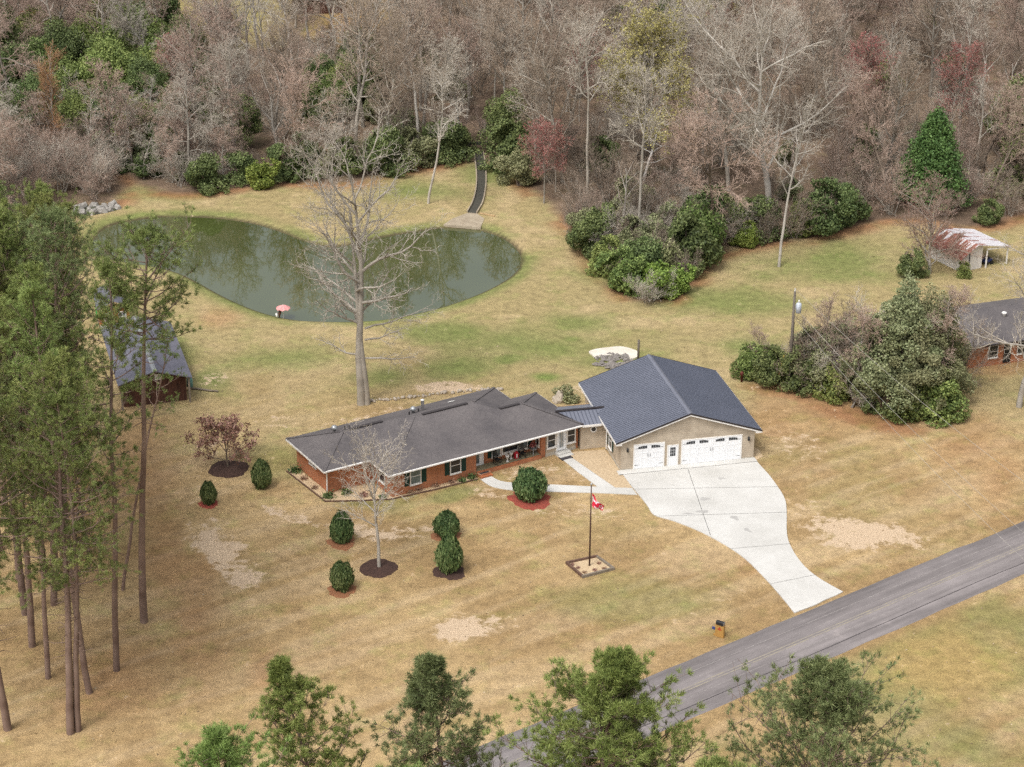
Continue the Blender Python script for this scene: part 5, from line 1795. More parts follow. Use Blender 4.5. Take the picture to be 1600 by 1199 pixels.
def leafy_np(rs, lobes, n, size, shell=.72, gap=.30, gs=1.1):
    """leaf points spread through lobes (cx,cy,cz,rx,ry,rz), uneven and with gaps"""
    L = np.array(lobes, float)
    wgt = (L[:, 3] * L[:, 4] * L[:, 5]) ** (2 / 3)
    k = rs.choice(len(L), n * 2, p=wgt / wgt.sum())
    v = rs.normal(size=(n * 2, 3))
    v /= np.linalg.norm(v, axis=1, keepdims=True)
    r = shell + (1.08 - shell) * rs.rand(n * 2, 1) ** .8
    inner = rs.rand(n * 2, 1) < .22
    r = np.where(inner, r * rs.rand(n * 2, 1) ** .4, r)
    wob = 1 + .22 * (fbm(v[:, 0] * 3 + L[k, 0] * 2, v[:, 1] * 3 + v[:, 2] * 2.3 + L[k, 2], 1.0, 3)[:, None] - .5) * 2
    C = L[k, :3] + v * L[k, 3:6] * r * wob
    dens = fbm(C[:, 0] + C[:, 2] * .7, C[:, 1] - C[:, 2] * .6, gs, 3)
    keep = (dens > gap) & (C[:, 2] > .05)
    C, v = C[keep][:n], v[keep][:n]
    return leaves_np(C, size, rs, nrm=v * .5 + np.array([0, 0, .35]))


def shrub_meshes(name, seed, R, Hh_, nl, size, leaf, nlobe=7, bark='bark_brown', trunk_h=0.0, gap=.37, lr=1.0):
    rs = np.random.RandomState(seed)
    lobes = []
    for k in range(nlobe):
        a, q = rs.uniform(0, 6.28), rs.uniform(.1, .80)
        rr = R * rs.uniform(.24, .52) * lr
        zc = trunk_h + (Hh_ - trunk_h) * rs.uniform(.18, .86) * (1 - .42 * q)
        lobes.append((R * q * cos(a), R * q * sin(a), max(zc, rr * .6), rr, rr, rr * rs.uniform(.7, 1.05)))
    lobes.append((0, 0, trunk_h + (Hh_ - trunk_h) * .62, R * .5 * lr, R * .5 * lr, (Hh_ - trunk_h) * .36))
    V, Q = leafy_np(rs, lobes, nl, size, gap=gap)
    # stems
    S = []
    for k in range(5):
        l = lobes[k]
        m_ = (l[0] * .3 + rs.normal() * .1, l[1] * .3 + rs.normal() * .1, l[2] * .5)
        S.append((rs.normal() * .12, rs.normal() * .12, -.1, *m_, .07 * R / 2 + .02, .05 * R / 2 + .015))
        S.append((*m_, l[0], l[1], l[2], .05 * R / 2 + .015, .02))
    tV, tQ = tubes_np(S, 6)
    return npmesh(name + '_stem', tV, [tQ], M[bark]), npmesh(name + '_crown', V, [Q], M[leaf])


def tufts_np(C, D, rs, nn=26, L=.26, w=.028, spread=.85):
    """needle tufts at C pointing along D"""
    n = len(C)
    v = rs.normal(size=(n, nn, 3))
    v /= np.linalg.norm(v, axis=2, keepdims=True)
    d = v * spread + D[:, None, :]
    d /= np.linalg.norm(d, axis=2, keepdims=True) + 1e-9
    l = L * rs.uniform(.7, 1.2, (n, nn, 1))
    s = np.cross(d, rs.normal(size=(n, nn, 3)))
    s /= np.linalg.norm(s, axis=2, keepdims=True) + 1e-9
    base = C[:, None, :] + rs.normal(size=(n, nn, 3)) * .05
    V = np.stack([base - s * w * .5 + d * l * .1, base + s * w * .5 + d * l * .1, base + d * l], 2).reshape(-1, 3)
    return V, np.arange(n * nn * 3).reshape(-1, 3)


def pine_meshes(name, seed, H, r0, cs=.62, cr=3.2, nb=30, needles='needles', tuft_n=24, tuft_l=.27, tw=.03, sub=7, top_round=.6, stubs=8, lean=.03, per=3, wander=.035, flat=4, eltop=.85):
    rs = np.random.RandomState(seed)
    pts = [np.array([0, 0, -.2])]
    d = unit(np.array([lean * rs.normal(), lean * rs.normal(), 1]))
    ns = 14
    for i in range(ns):
        d = unit(d + rs.normal(size=3) * wander + np.array([0, 0, .08]))
        pts.append(pts[-1] + d * (H / ns))
    S0 = [(*pts[i], *pts[i + 1], r0 * (1 - .82 * i / ns), r0 * (1 - .82 * (i + 1) / ns)) for i in range(ns)]

    def at(t):
        x = min(max(t, 0), .999) * ns; i = int(x)
        return pts[i] + (pts[i + 1] - pts[i]) * (x - i)
    S1, S2, TC, TD = [], [], [], []
    for k in range(nb):
        t = (k + rs.uniform(0, 1)) / nb
        h = cs + (1 - cs) * t
        prof = (.42 + .75 * sin(pi * min(1, .18 + t * top_round))) * (1 - t ** flat * .80)
        L = cr * prof * rs.uniform(.55, 1.15)
        az = k * 2.4 + rs.normal() * .5
        el = -.12 + eltop * t + rs.normal() * .15
        d = np.array([cos(az) * cos(el), sin(az) * cos(el), sin(el)])
        p = at(h); q = p
        br = max(.022, r0 * .26 * (1 - .5 * t) * L / cr)
        m = 4
        bp = [p]
        for i in range(m):
            d = unit(d + np.array([0, 0, .13]) + rs.normal(size=3) * .14)
            q2 = q + d * L / m
            S1.append((*q, *q2, br * (1 - .2 * i), br * (.8 - .2 * i)))
            q = q2; bp.append(q)
        for j in range(sub):
            f = .28 + .72 * (j + rs.rand()) / sub
            x = f * m; i = min(int(x), m - 1)
            b0 = bp[i] + (bp[i + 1] - bp[i]) * (x - i)
            sd = unit(rs.normal(size=3) * .8 + d * .7 + np.array([0, 0, .35]))
            l2 = L * rs.uniform(.14, .34) + .18
            b1 = b0 + sd * l2
            S2.append((*b0, *b1, .018, .009))
            for e in range(per):
                TC.append(b0 + (b1 - b0) * rs.uniform(.45, 1.0) + rs.normal(size=3) * .10); TD.append(unit(sd + np.array([0, 0, .35])))
        TC.append(bp[-1]); TD.append(d)
    for k in range(stubs):
        h = rs.uniform(cs * .55, cs * 1.05)
        az = rs.uniform(0, 6.28)
        d = np.array([cos(az), sin(az), rs.uniform(-.5, .3)])
        p = at(h)
        L = rs.uniform(.6, 2.2)
        q = p + d * L * .5; q2 = q + unit(d + rs.normal(size=3) * .4) * L * .5
        S1.append((*p, *q, .035, .025)); S1.append((*q, *q2, .025, .01))
    tV, tF = multi([(S0, 10), (S1, 5)])
    tm = npmesh(name + '_trunk', tV, tF, M['bark_pine'], True)
    bV, bQ = tubes_np(S2, 3)
    nV, nT = tufts_np(np.array(TC), np.array(TD), rs, tuft_n, tuft_l, tw)
    cm = npmesh(name + '_crown', np.concatenate([bV, nV]), [bQ, nT + len(bV)], [M['bark_pine'], M[needles]],
                mi=np.concatenate([np.zeros(len(bQ), int), np.ones(len(nT), int)]))
    return tm, cm


def plant(name, label, cat, meshes, loc, sc=1.0, rot=0.0, group=None, parts=('trunk', 'crown'), sz=None):
    t = thing(name, label, cat, (loc[0], loc[1], loc[2] if len(loc) > 2 else 0), rot, group)
    t.scale = (sc, sc, sz or sc)
    for nm, me in zip(parts, meshes):
        if me is not None: obj(nm, me, t)
    return t


def top_height(base, top_y):
    """height that reaches photo row top_y above a ground point"""
    for k in range(20, 500):
        if PX(base[0], base[1], k * .1)[1] < top_y: return k * .1
    return 50.0


# ------------------------------------------------------------------ clipped bushes on the front lawn
def bush_meshes(name, seed, pointy=0.0):
    rs = np.random.RandomState(seed)
    n = 5200
    v = rs.normal(size=(n, 3)); v /= np.linalg.norm(v, axis=1, keepdims=True)
    wob = 1 + .30 * (fbm(v[:, 0] * 3 + seed, v[:, 1] * 3 + v[:, 2] * 2, 1, 4) - .5) * 2 + .05 * rs.normal(size=n)
    r = (.90 + .13 * rs.rand(n)) * wob
    C = v * r[:, None] * np.array([1, 1, 1.0])
    C[:, :2] *= (1 - pointy * np.clip(C[:, 2:3], 0, 1) * .45 + .06 * np.clip(-C[:, 2:3], 0, 1))
    C[:, 2] = C[:, 2] * .5 + .52
    V, Q = leaves_np(C, .085, rs, nrm=v)
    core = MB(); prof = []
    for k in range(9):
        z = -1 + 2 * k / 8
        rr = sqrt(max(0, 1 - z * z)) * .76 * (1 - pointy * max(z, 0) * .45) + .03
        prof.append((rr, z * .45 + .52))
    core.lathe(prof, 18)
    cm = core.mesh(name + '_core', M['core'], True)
    return npmesh(name + '_leaves', V, [Q], M['leaf_bush']), cm


bm_ = [bush_meshes('round_bush', 3, 0), bush_meshes('egg_bush', 8, .5), bush_meshes('cone_bush', 15, .9)]
BUSH = [(326, 794, 26, 36, 1, 'smallest egg shaped clipped bush, farthest left on the lawn, red mulch at its foot', 'mulch_red', .55),
        (409, 769, 33, 44, 1, 'egg shaped clipped bush nearest the maroon leaved tree, without red mulch', None, 0),
        (533, 855, 36, 50, 1, 'egg shaped clipped bush in faded red mulch left of the small bare lawn tree', 'mulch_rust', 1.0),
        (534, 930, 37, 46, 0, 'rounded clipped bush nearest the road, below the bare lawn tree', 'mulch_rust', .75),
        (697, 846, 41, 40, 0, 'round clipped bush just behind a taller cone shaped bush', 'mulch_rust', .75),
        (702, 902, 43, 63, 2, 'tallest cone shaped clipped bush standing in front of a round one', 'mulch', .85),
        (828, 789, 53, 50, 0, 'large round clipped bush ringed with bright red mulch beside the sidewalk', 'mulch_red', 1.55)]
for (px, py, wpx, hpx, kind, lab, mul, mr) in BUSH:
    x, y = G(px, py - 4)
    ppm = F / sqrt(x * x + y * y + CH * CH)
    rad = wpx / ppm / 2 * .93
    y += rad * .5
    hh = hpx / ppm * 1.02 / .93 - rad * .25
    t = thing('clipped_bush', lab, 'bush', (x, y, 0), px * .37, 'clipped bushes on the front lawn')
    t.scale = (rad, rad, hh)
    obj('foliage', bm_[kind][0], t); obj('inner_twigs', bm_[kind][1], t)
    if mul:
        b = MB(); ring = []
        rs = np.random.RandomState(px)
        n_ = 26
        vs = [(0, 0, .10)]
        R_ = rad + mr * .36
        for q in (.55, .85, 1.0):
            for k in range(n_):
                a = 2 * pi * k / n_
                rr = R_ * q * (1 + .10 * sin(3 * a + px) + .10 * rs.normal() * q)
                vs.append((rr * cos(a), rr * sin(a) - .12, .10 - .07 * q if q < 1 else -.02))
        fs = [(0, 1 + k, 1 + (k + 1) % n_) for k in range(n_)]
        for l in range(2):
            fs += [(1 + l * n_ + k, 1 + (l + 1) * n_ + k, 1 + (l + 1) * n_ + (k + 1) % n_, 1 + l * n_ + (k + 1) % n_) for k in range(n_)]
        b.add(vs, fs)
        nm = {'mulch_red': 'bright red', 'mulch_rust': 'faded rust', 'mulch': 'dark brown'}[mul]
        tag(b.build('mulch_ring', M[mul], None, True, (x, y, 0)), nm + ' mulch ring under the ' + lab.split(',')[0].replace(' in faded red mulch', '').replace(' ringed with bright red mulch', '').replace(' clipped', '').replace(' standing', '').replace(' egg shaped', ''), 'mulch')


def mulch_disc(px, py, R_, lab):
    x, y = G(px, py)
    b = MB(); rs = np.random.RandomState(int(px)); n_ = 40
    vs = [(0, 0, .16)]
    for q, z in ((.5, .14), (.85, .10), (1.0, -.02)):
        for k in range(n_):
            a = 2 * pi * k / n_
            rr = R_ * q * (1 + .04 * sin(4 * a + px) + .025 * rs.normal())
            vs.append((rr * cos(a), rr * sin(a), z + rs.normal() * .012))
    fs = [(0, 1 + k, 1 + (k + 1) % n_) for k in range(n_)]
    for l in range(2):
        fs += [(1 + l * n_ + k, 1 + (l + 1) * n_ + k, 1 + (l + 1) * n_ + (k + 1) % n_, 1 + l * n_ + (k + 1) % n_) for k in range(n_)]
    b.add(vs, fs)
    tag(b.build('mulch_bed', M['mulch'], None, True, (x, y, 0)), lab, 'mulch')
    return x, y


x, y = mulch_disc(591.5, 888, 1.52, 'round dark mulch bed under the small bare tree on the front lawn')
o_ = bare_tree_np(4, 10.8, .15, start=.34, spread=.46, n=(1, 16, 8, 5, 3), ang=(0, .85, .75, .7, .7), rmin=.011, up1=.10)
plant('lawn_tree', 'small bare pale grey tree in a mulch bed on the front lawn', 'tree', tree_meshes('lawn_tree', o_, 'bark_pale', 'twig_grey', 2), (x + .05, y), 1.0, 1.1)
x, y = mulch_disc(357.5, 733, 1.75, 'round dark mulch bed under the maroon leaved tree beside the pines')
o_ = bare_tree_np(21, 3.9, .09, start=.12, spread=.95, n=(1, 10, 6, 5, 3), ang=(0, .95, .8, .8, .8), rmin=.008, up1=.04, shape=lambda t: 1.05 - .5 * t)
plant('maroon_tree', 'small spreading tree with dry maroon leaves in a mulch bed', 'tree', tree_meshes('maroon_tree', o_, 'bark_brown', 'twig_brown', 2, 'leaf_maroon', .13, 3400), (x - .1, y + .2), 1.0, .3)
# low bedding plants of loose leaves in the chip beds
rs = np.random.RandomState(2)
V, Q = leaves_np(np.stack([rs.normal(0, .16, 260), rs.normal(0, .16, 260), np.abs(rs.normal(.1, .13, 260))], 1), .09, rs)
pm1 = npmesh('bed_plant_green', V, [Q], M['leaf_bush'])
V, Q = leaves_np(np.stack([rs.normal(0, .14, 200), rs.normal(0, .14, 200), np.abs(rs.normal(.08, .09, 200))], 1), .08, rs)
pm2 = npmesh('bed_plant_brown', V, [Q], M['leaf_maroon'])
for i, (px, py, k, s) in enumerate([(462, 738, 0, 1.5), (475, 750, 1, 1), (492, 764, 1, .9), (513, 778, 0, 1.4), (541, 772, 0, 1.3), (568, 776, 1, 1.2), (598, 779, 0, 1), (641, 770, 1, 1.2),
                                    (654, 767, 1, 1.1), (680, 761, 1, 1), (706, 756, 1, 1), (722, 753, 0, 1), (737, 748, 0, 1.2)]):
    x, y = G(px, py)
    tag(obj('low_plant', (pm1, pm2)[k], None, (x, y, .04), i * 1.3, [s] * 3), ('low green plant' if k == 0 else 'low brown plant') + ' in the pale chip bed along the brick house wall', 'shrub', 'low plants in the house bed')
for i, (px, py) in enumerate([(894, 884), (903, 889), (913, 896), (929, 892.5), (936, 882), (944, 890)]):
    x, y = G(px, py)
    tag(obj('low_plant', pm2, None, (x, y, .05), i * 2.1, [.55] * 3), 'tiny brown plant in the chip bed round the flagpole', 'shrub', 'tiny plants round the flagpole')
x, y = pl(18.85, -2.4)[:2]
V, Q = leaves_np(np.stack([rs.normal(0, .14, 160), rs.normal(0, .14, 160), rs.normal(.32, .07, 160)], 1), .08, rs)
me_ = npmesh('red_flowers', V, [Q], M['bud_red'])
obj('flowers', me_, [o for o in bpy.data.objects if o.name.startswith('flower_pot')][0])
x, y = G(885, 627)
plant('grey_shrub', 'twiggy grey shrub beside the pale boulder behind the house', 'shrub', shrub_meshes('grey_shrub', 77, 1.3, 1.7, 1500, .12, 'leaf_olive', 5), (x, y), 1, 0, None, ('stem', 'foliage'))

# ------------------------------------------------------------------ big bare tree behind the house: two fused trunks
bx, by = G(568, 632)
rs = np.random.RandomState(12)
P_ = dict(segs=(14, 7, 5, 3, 2), wander=(.03, .15, .2, .22, .25), up=(.05, .08, .06, .05, .04), taper=(.14, .2, .3, .4, .5), n=(1, 15, 8, 6, 3),
          start=(.40, .2, .15, .15), angle=(0, 1.08, .8, .75, .75), len=(1, .46, .46, .44, .5), rad=(1, .42, .5, .55, .6), rmin=.017,
          ref=(1, 9.0, 4.0, 1.6), shape=lambda t: .62 + .42 * t if t < .55 else .9 - .75 * (t - .55))
o_ = [[] for _ in range(5)]
grow(np.array([-.20, 0, -.2]), unit(np.array([0, .0, 1])), 22.6, .42, rs, 0, P_, o_)
P_['n'] = (1, 12, 8, 6, 3); P_['start'] = (.34, .2, .15, .15)
grow(np.array([.33, .05, -.2]), unit(np.array([.0, .02, 1])), 18.5, .32, rs, 0, P_, o_)
P_['up'] = (.05, .02, .07, .06, .04)
for hz, dx, dy, L_ in ((4.6, .9, -.3, 5.0), (5.0, -.9, -.2, 4.2), (7.5, .95, .1, 6.5), (9.0, -.8, -.5, 5.0), (6.4, .8, -.6, 5.5)):
    grow(np.array([.3 if dx > 0 else -.3, 0, hz]), unit(np.array([dx, dy, .25])), L_, .10, rs, 1, P_, o_)
plant('big_bare_tree', 'tall bare pale grey tree with two fused trunks behind the brick house', 'tree', tree_meshes('big_bare_tree', o_, 'bark_grey', 'twig_grey', 3), (bx, by), 1.0, 0)

# ------------------------------------------------------------------ tall pines at the left
PINE = [pine_meshes('tall_pine_a', 31, 30, .30, .60, 4.3, 50, sub=10, tuft_n=20, per=4), pine_meshes('tall_pine_b', 32, 30, .28, .46, 4.6, 62, sub=10, tuft_n=20, per=4, stubs=16),
        pine_meshes('tall_pine_c', 33, 30, .27, .50, 4.5, 58, 'needles_dull', sub=10, tuft_n=20, per=4, stubs=14),
        pine_meshes('tall_pine_d', 34, 30, .31, .42, 4.8, 66, stubs=26, sub=10, tuft_n=20, per=4), pine_meshes('tall_pine_e', 35, 30, .24, .54, 2.9, 42, sub=9, tuft_n=20, per=4)]
PINE += [pine_meshes('lone_pine', 37, 30, .29, .75, 4.1, 44, sub=9, tuft_n=20, per=4, stubs=12, eltop=.7, lean=0.0, wander=.02), pine_meshes('leaning_pine', 38, 30, .20, .66, 2.7, 18, sub=6, tuft_n=20, per=3, stubs=8, lean=0.0)]
LP = [(225, 972, 350, 5, 'tall pine nearest the mowed lawn with a clear view of its whole trunk'),
      (192, 922, 520, 6, 'slender pine leaning towards the tall pine nearest the lawn'),
      (182, 1048, 420, 4, 'tall pine with its trunk foot lowest among those beside the leaning pine'),
      (140, 1083, 455, 4, None), (126, 1018, 400, 4, None), (110, 1146, 570, 3, None), (122, 1142, 600, 1, None),
      (12, 1140, 560, 3, 'pine at the left edge with low green boughs down its trunk'),
      (84, 945, 350, 2, None), (137, 922, 430, 1, None), (189, 872, 620, 4, None), (30, 905, 330, 3, None), (60, 850, 300, 1, None), (108, 835, 330, 2, None),
      (8, 800, 290, 0, None), (150, 800, 400, 3, None), (40, 770, 310, 3, None), (90, 740, 300, 1, None), (130, 760, 345, 2, None), (-40, 900, 330, 1, None), (-30, 1010, 430, 3, None),
      (50, 1010, 480, 3, None), (20, 700, 330, 2, None), (160, 870, 500, 3, None), (-60, 1150, 520, 1, None), (75, 1060, 590, 2, None), (178, 760, 470, 2, None), (70, 900, 360, 3, None), (100, 880, 420, 1, None), (40, 960, 400, 3, None), (0, 860, 300, 3, None), (85, 800, 310, 3, None), (120, 800, 330, 1, None), (60, 690, 300, 2, None), (110, 690, 320, 0, None)]
for i, (px, py, ty, k, lab) in enumerate(LP):
    p = G(px - (48 if px > 118 and py < 930 and i > 1 else 0), py)
    h = top_height(p, ty)
    t = plant('pine_tree', lab or 'tall pine with a reddish brown trunk in the grove left of the lawn', 'pine tree', PINE[k], p, h / 30.2, i * 1.9, 'tall pines left of the lawn')
    if i < 2: t.rotation_euler = (0, radians((1.5, 9.0)[i]), (0.0, 0.0)[i])
    if i == 1: t.rotation_euler = Matrix.Rotation(radians(9.5), 3, 'Y').to_euler()
# ------------------------------------------------------------------ pines in front of the camera, standing below the frame
FP = [(508, 1008, 21, 'thin pale green pine with cones, leftmost of the pines before the road', pine_meshes('front_pine_a', 41, 21, .20, .40, 3.3, 60, 'needles_bright', 26, .30, .036, 9, .85, 10, .02, 3)),
      (706, 1030, 20, 'dense dull green pine whose crown overlaps the road edge at the bottom', pine_meshes('front_pine_b', 42, 20, .26, .36, 3.7, 66, 'needles_dull', 22, .30, .036, 13, .95, 10, .02, 3, flat=7, eltop=.65)),
      (925, 1003, 23, 'broad bright green pine covering the road at the bottom of the view', pine_meshes('front_pine_c', 43, 23, .30, .42, 5.0, 90, 'needles_bright', 24, .33, .038, 14, .95, 16, .02, 3, flat=8, eltop=.62)),
      (1340, 1040, 21, 'wide dull green pine on the verge across the road', pine_meshes('front_pine_d', 44, 21, .30, .36, 6.6, 96, 'needles_dull', 22, .30, .036, 15, 1.1, 20, .02, 3, flat=9, eltop=.6)),
      (1008, 1035, 20, 'narrow dark pine close behind the broad bright green pine', pine_meshes('front_pine_e', 45, 20, .22, .4, 2.8, 60, 'needles_dull', 26, .30, .034, 8, .7, 6, .02, 3)),
      (352, 1166, 19, 'bright green pine top just showing at the bottom left', pine_meshes('front_pine_f', 46, 19, .22, .4, 3.8, 70, 'needles_bright', 28, .30, .034, 8, .7, 6, .02, 3)),
      (1080, 1178, 19, 'pine top just showing at the bottom below the road', pine_meshes('front_pine_g', 47, 19, .22, .4, 3.4, 64, 'needles', 28, .30, .034, 8, .7, 6, .02, 3)),
      (640, 1188, 18, 'pine top just showing at the bottom between two larger pines', pine_meshes('front_pine_h', 48, 18, .2, .4, 3.0, 56, 'needles', 26, .30, .034, 8, .7, 6, .02, 3))]
for (px, py, h, lab, mm) in FP:
    plant('pine_tree', lab, 'pine tree', mm, G(px, py, h), 1.0, 0.4, 'pines in the foreground')

# ------------------------------------------------------------------ prototypes for the wood
BT = []
spec = [(51, 20, .27, 'bark_grey', 'twig_grey', .34, .36), (52, 18, .22, 'bark_grey', 'twig_brown', .35, .34), (53, 22, .28, 'bark_brown', 'twig_brown', .4, .32),
        (54, 17, .2, 'bark_pale', 'twig_grey', .38, .33), (55, 19, .24, 'bark_grey', 'twig_pink', .3, .36), (56, 21, .3, 'bark_grey', 'twig_brown', .3, .42),
        (57, 16, .17, 'bark_brown', 'twig_pink', .25, .30), (58, 20, .25, 'bark_pale', 'twig_brown', .42, .34)]
for s, h, r, ba, tw, st0, spd in spec:
    BT.append((tree_meshes('wood_tree_%d' % s, bare_tree_np(s, h, r, st0, spd, (1, 17, 9, 7, 4), rmin=.019, wander0=.08), ba, tw, 2), h))
for s, h, r, ba, tw, kw in ((151, 19, .26, 'bark_grey', 'twig_grey', dict(start=.3, spread=.6, n=(1, 8, 9, 8, 5), trunk_h=.62, up1=.16, ang=(0, .7, .8, .8, .8))),
                            (152, 18, .24, 'bark_pale', 'twig_brown', dict(start=.25, spread=.62, n=(1, 7, 9, 8, 5), trunk_h=.55, up1=.2, ang=(0, .65, .8, .8, .8), lean=.12)),
                            (153, 22, .2, 'bark_grey', 'twig_grey', dict(start=.55, spread=.28, n=(1, 13, 9, 6, 4), wander0=.05)),
                            (154, 17, .2, 'bark_brown', 'twig_pink', dict(start=.35, spread=.45, n=(1, 11, 9, 7, 5), wander0=.12, lean=.15, up1=.04))):
    BT.append((tree_meshes('wood_tree_%d' % s, bare_tree_np(s, h, r, rmin=.018, **kw), ba, tw, 2), h))
RED = (tree_meshes('red_maple', bare_tree_np(61, 17, .2, .32, .36, (1, 16, 9, 7, 5), rmin=.014), 'bark_grey', 'twig_pink', 2, 'bud_red', .12, 6500), 17)
YEL = (tree_meshes('yellow_tree', bare_tree_np(62, 21, .27, .34, .46, (1, 20, 10, 7, 5), rmin=.013), 'bark_grey', 'twig_grey', 2, 'bud_yellow', .15, 20000), 21)
ORG = (tree_meshes('orange_sapling', bare_tree_np(63, 15, .16, .15, .26, (1, 26, 9, 6, 4), ang=(0, .6, .6, .6, .6), rmin=.013, up1=.2), 'bark_grey', 'twig_orange', 2, 'bud_rust', .05, 900), 15)
PALE = (tree_meshes('pale_tree', bare_tree_np(64, 16, .15, .42, .24, (1, 14, 7, 5, 3), rmin=.012), 'bark_pale', 'twig_grey', 3), 16)
OAK = (tree_meshes('great_oak', bare_tree_np(65, 22, .40, .24, .66, (1, 16, 11, 8, 5), ang=(0, .95, .85, .85, .8), rmin=.017, wander0=.09, up1=.08), 'bark_pale', 'twig_grey', 2), 22)
DROOP = []
for s, tw in ((66, 'twig_pink'), (67, 'twig_pink'), (68, 'twig_grey')):
    DROOP.append((tree_meshes('drooping_tree_%d' % s, bare_tree_np(s, 13, .2, .22, .38, (1, 17, 10, 7, 4), ang=(0, 1.15, .9, .9, .8), rmin=.018, up1=-.05, droop=.16, wander0=.1), 'bark_grey', tw, 2), 13))
BR = []
for s, tw in ((71, 'twig_dark'), (72, 'twig_pink'), (73, 'twig_grey'), (74, 'twig_dark')):
    rs = np.random.RandomState(s)
    out = [[] for _ in range(5)]
    P_ = dict(segs=(5, 4, 3, 2, 2), wander=(.12, .2, .2, .22, .25), up=(.02, .06, .04, .05, .04), taper=(.25, .25, .3, .4, .5), n=(1, 9, 7, 4),
              start=(.15, .15, .15, .15), angle=(0, .6, .7, .8, .8), len=(1, .5, .5, .5, .5), rad=(1, .6, .6, .6, .6), rmin=.013, ref=(1, 2.2, 1.1, .5), shape=lambda t: 1.0 - .4 * t)
    for k in range(9):
        a = rs.uniform(0, 6.28); q = rs.uniform(.15, .8)
        grow(np.array([rs.normal() * .3, rs.normal() * .3, -.1]), unit(np.array([cos(a) * q, sin(a) * q, 1])), rs.uniform(3.2, 5.2), .045, rs, 0, P_, out)
    out[4] = out[3][:1]
    V, Fq_ = multi([(out[0], 5), (out[1], 4)]); V2, F2 = multi([(out[2], 3), (out[3], 3)])
    BR.append((npmesh('brush_stem', V, Fq_, M['bark_grey']), npmesh('brush_twigs', V2, F2, M[tw])))
EV = [shrub_meshes('ev_shrub_a', 81, 2.6, 4.4, 13000, .15, 'leaf_mid', 15), shrub_meshes('ev_shrub_b', 82, 2.8, 5.0, 14000, .15, 'leaf_dark', 17),
      shrub_meshes('ev_shrub_c', 83, 2.2, 3.6, 10000, .14, 'leaf_bright', 13), shrub_meshes('ev_shrub_d', 84, 2.6, 4.6, 12000, .14, 'leaf_olive', 15)]
ET = [shrub_meshes('ev_tree_a', 86, 5.4, 11.5, 26000, .20, 'leaf_mid', 34, trunk_h=1.0), shrub_meshes('ev_tree_b', 87, 5.0, 12.5, 26000, .20, 'leaf_dark', 32, trunk_h=1.0)]
PALEB = shrub_meshes('pale_bloom', 88, 2.2, 4.0, 9000, .13, 'leaf_pale', 13)

# hand placed trees of the wood and its edge
occ = [(*G(749, 255), 4.0), (*G(748, 240), 4.0)]


def spot(px, py, r=2.0):
    p = G(px, py); occ.append((p[0], p[1], r)); return p


def wood(proto, px, py, ty, name, lab, cat='tree', group=None, rot=0.0, parts=('trunk', 'crown'), r=3.0):
    p = spot(px, py, r)
    h = top_height(p, ty)
    return plant(name, lab, cat, proto[0], (p[0], p[1], -.05), h / proto[1], rot, group, parts)


wood((PALE[0], 16), 669, 318, 82, 'bare_tree', 'slim bare tree with pale trunk standing alone on the grass beyond the pond', rot=.5)
wood((PALE[0], 16), 1217, 417, 150, 'bare_tree', 'bare pale tree leaning right, alone on the lawn edge before the great oak', rot=2.2)
wood(OAK, 1200, 335, 30, 'oak_tree', 'huge bare pale limbed oak with wide crown, largest in the wood', rot=.8, r=6)
wood(YEL, 1000, 292, 34, 'budding_tree', 'yellow green budding tree with broad crown in the wood', rot=.4, r=4)
wood((YEL[0], 21), 1105, 120, -20, 'budding_tree', 'smaller yellow budding tree at the top edge right of the first', rot=1.7)
for i, (px, py, ty, lab) in enumerate([(1345, 205, 55, 'red budding maple with bright crown near the top edge, left of the taller conifer'), (1482, 230, 70, 'red budding maple behind the green conifer'),
                                       (905, 190, 60, 'pale red budding maple left of the yellow green tree'), (850, 318, 195, 'small red budding maple at the wood edge right of the spillway'),
                                       (868, 300, 190, 'crimson budding sapling beside the small red maple'), (275, 170, 55, 'orange red budding sapling among the evergreens'), (1115, 130, 5, 'dull red budding maple behind the oak crown')]):
    wood(RED, px, py, ty, 'red_maple', lab, group='red budding maples', rot=i * 1.3)
wood(ORG, 98, 262, 70, 'orange_tree', 'slender orange brown twigged tree at the far left', rot=.2)
wood((PALE[0], 16), 131, 268, 125, 'bare_tree', 'slim white stemmed tree right of the orange twigged tree', rot=1)
wood((PALE[0], 16), 240, 215, 120, 'bare_tree', 'slim white stemmed tree in front of the dark evergreens', rot=3)
# white dead snag
x, y = spot(1000, 300, 2)
S0, S1 = [], []
rs = np.random.RandomState(5)
p = np.array([0, 0, 0.]); d = unit(np.array([.18, 0, 1]))
for i in range(7):
    d = unit(d + rs.normal(size=3) * .12 + np.array([.08, 0, 0])); q = p + d * 1.15
    S0.append((*p, *q, .2 - .02 * i, .18 - .02 * i))
    if i > 1:
        for s in (-1, 1):
            e = unit(np.array([s * .9, rs.normal() * .4, .35])); a = q
            for k in range(3):
                e = unit(e + rs.normal(size=3) * .35); b2 = a + e * .75
                S1.append((*a, *b2, .06 - .015 * k, .045 - .015 * k)); a = b2
    p = q
V, Q = multi([(S0, 8)]); V2, Q2 = multi([(S1, 5)])
M['snag'] = twigmat('bleached_wood', (.55, .52, .48), (.7, .67, .63))
plant('dead_tree', 'bleached white dead snag with short crooked branches at the wood edge', 'tree', (npmesh('snag_trunk', V, Q, M['snag'], True), npmesh('snag_limbs', V2, Q2, M['snag'])), (x, y), 1.1, 0, None, ('trunk', 'limb'))
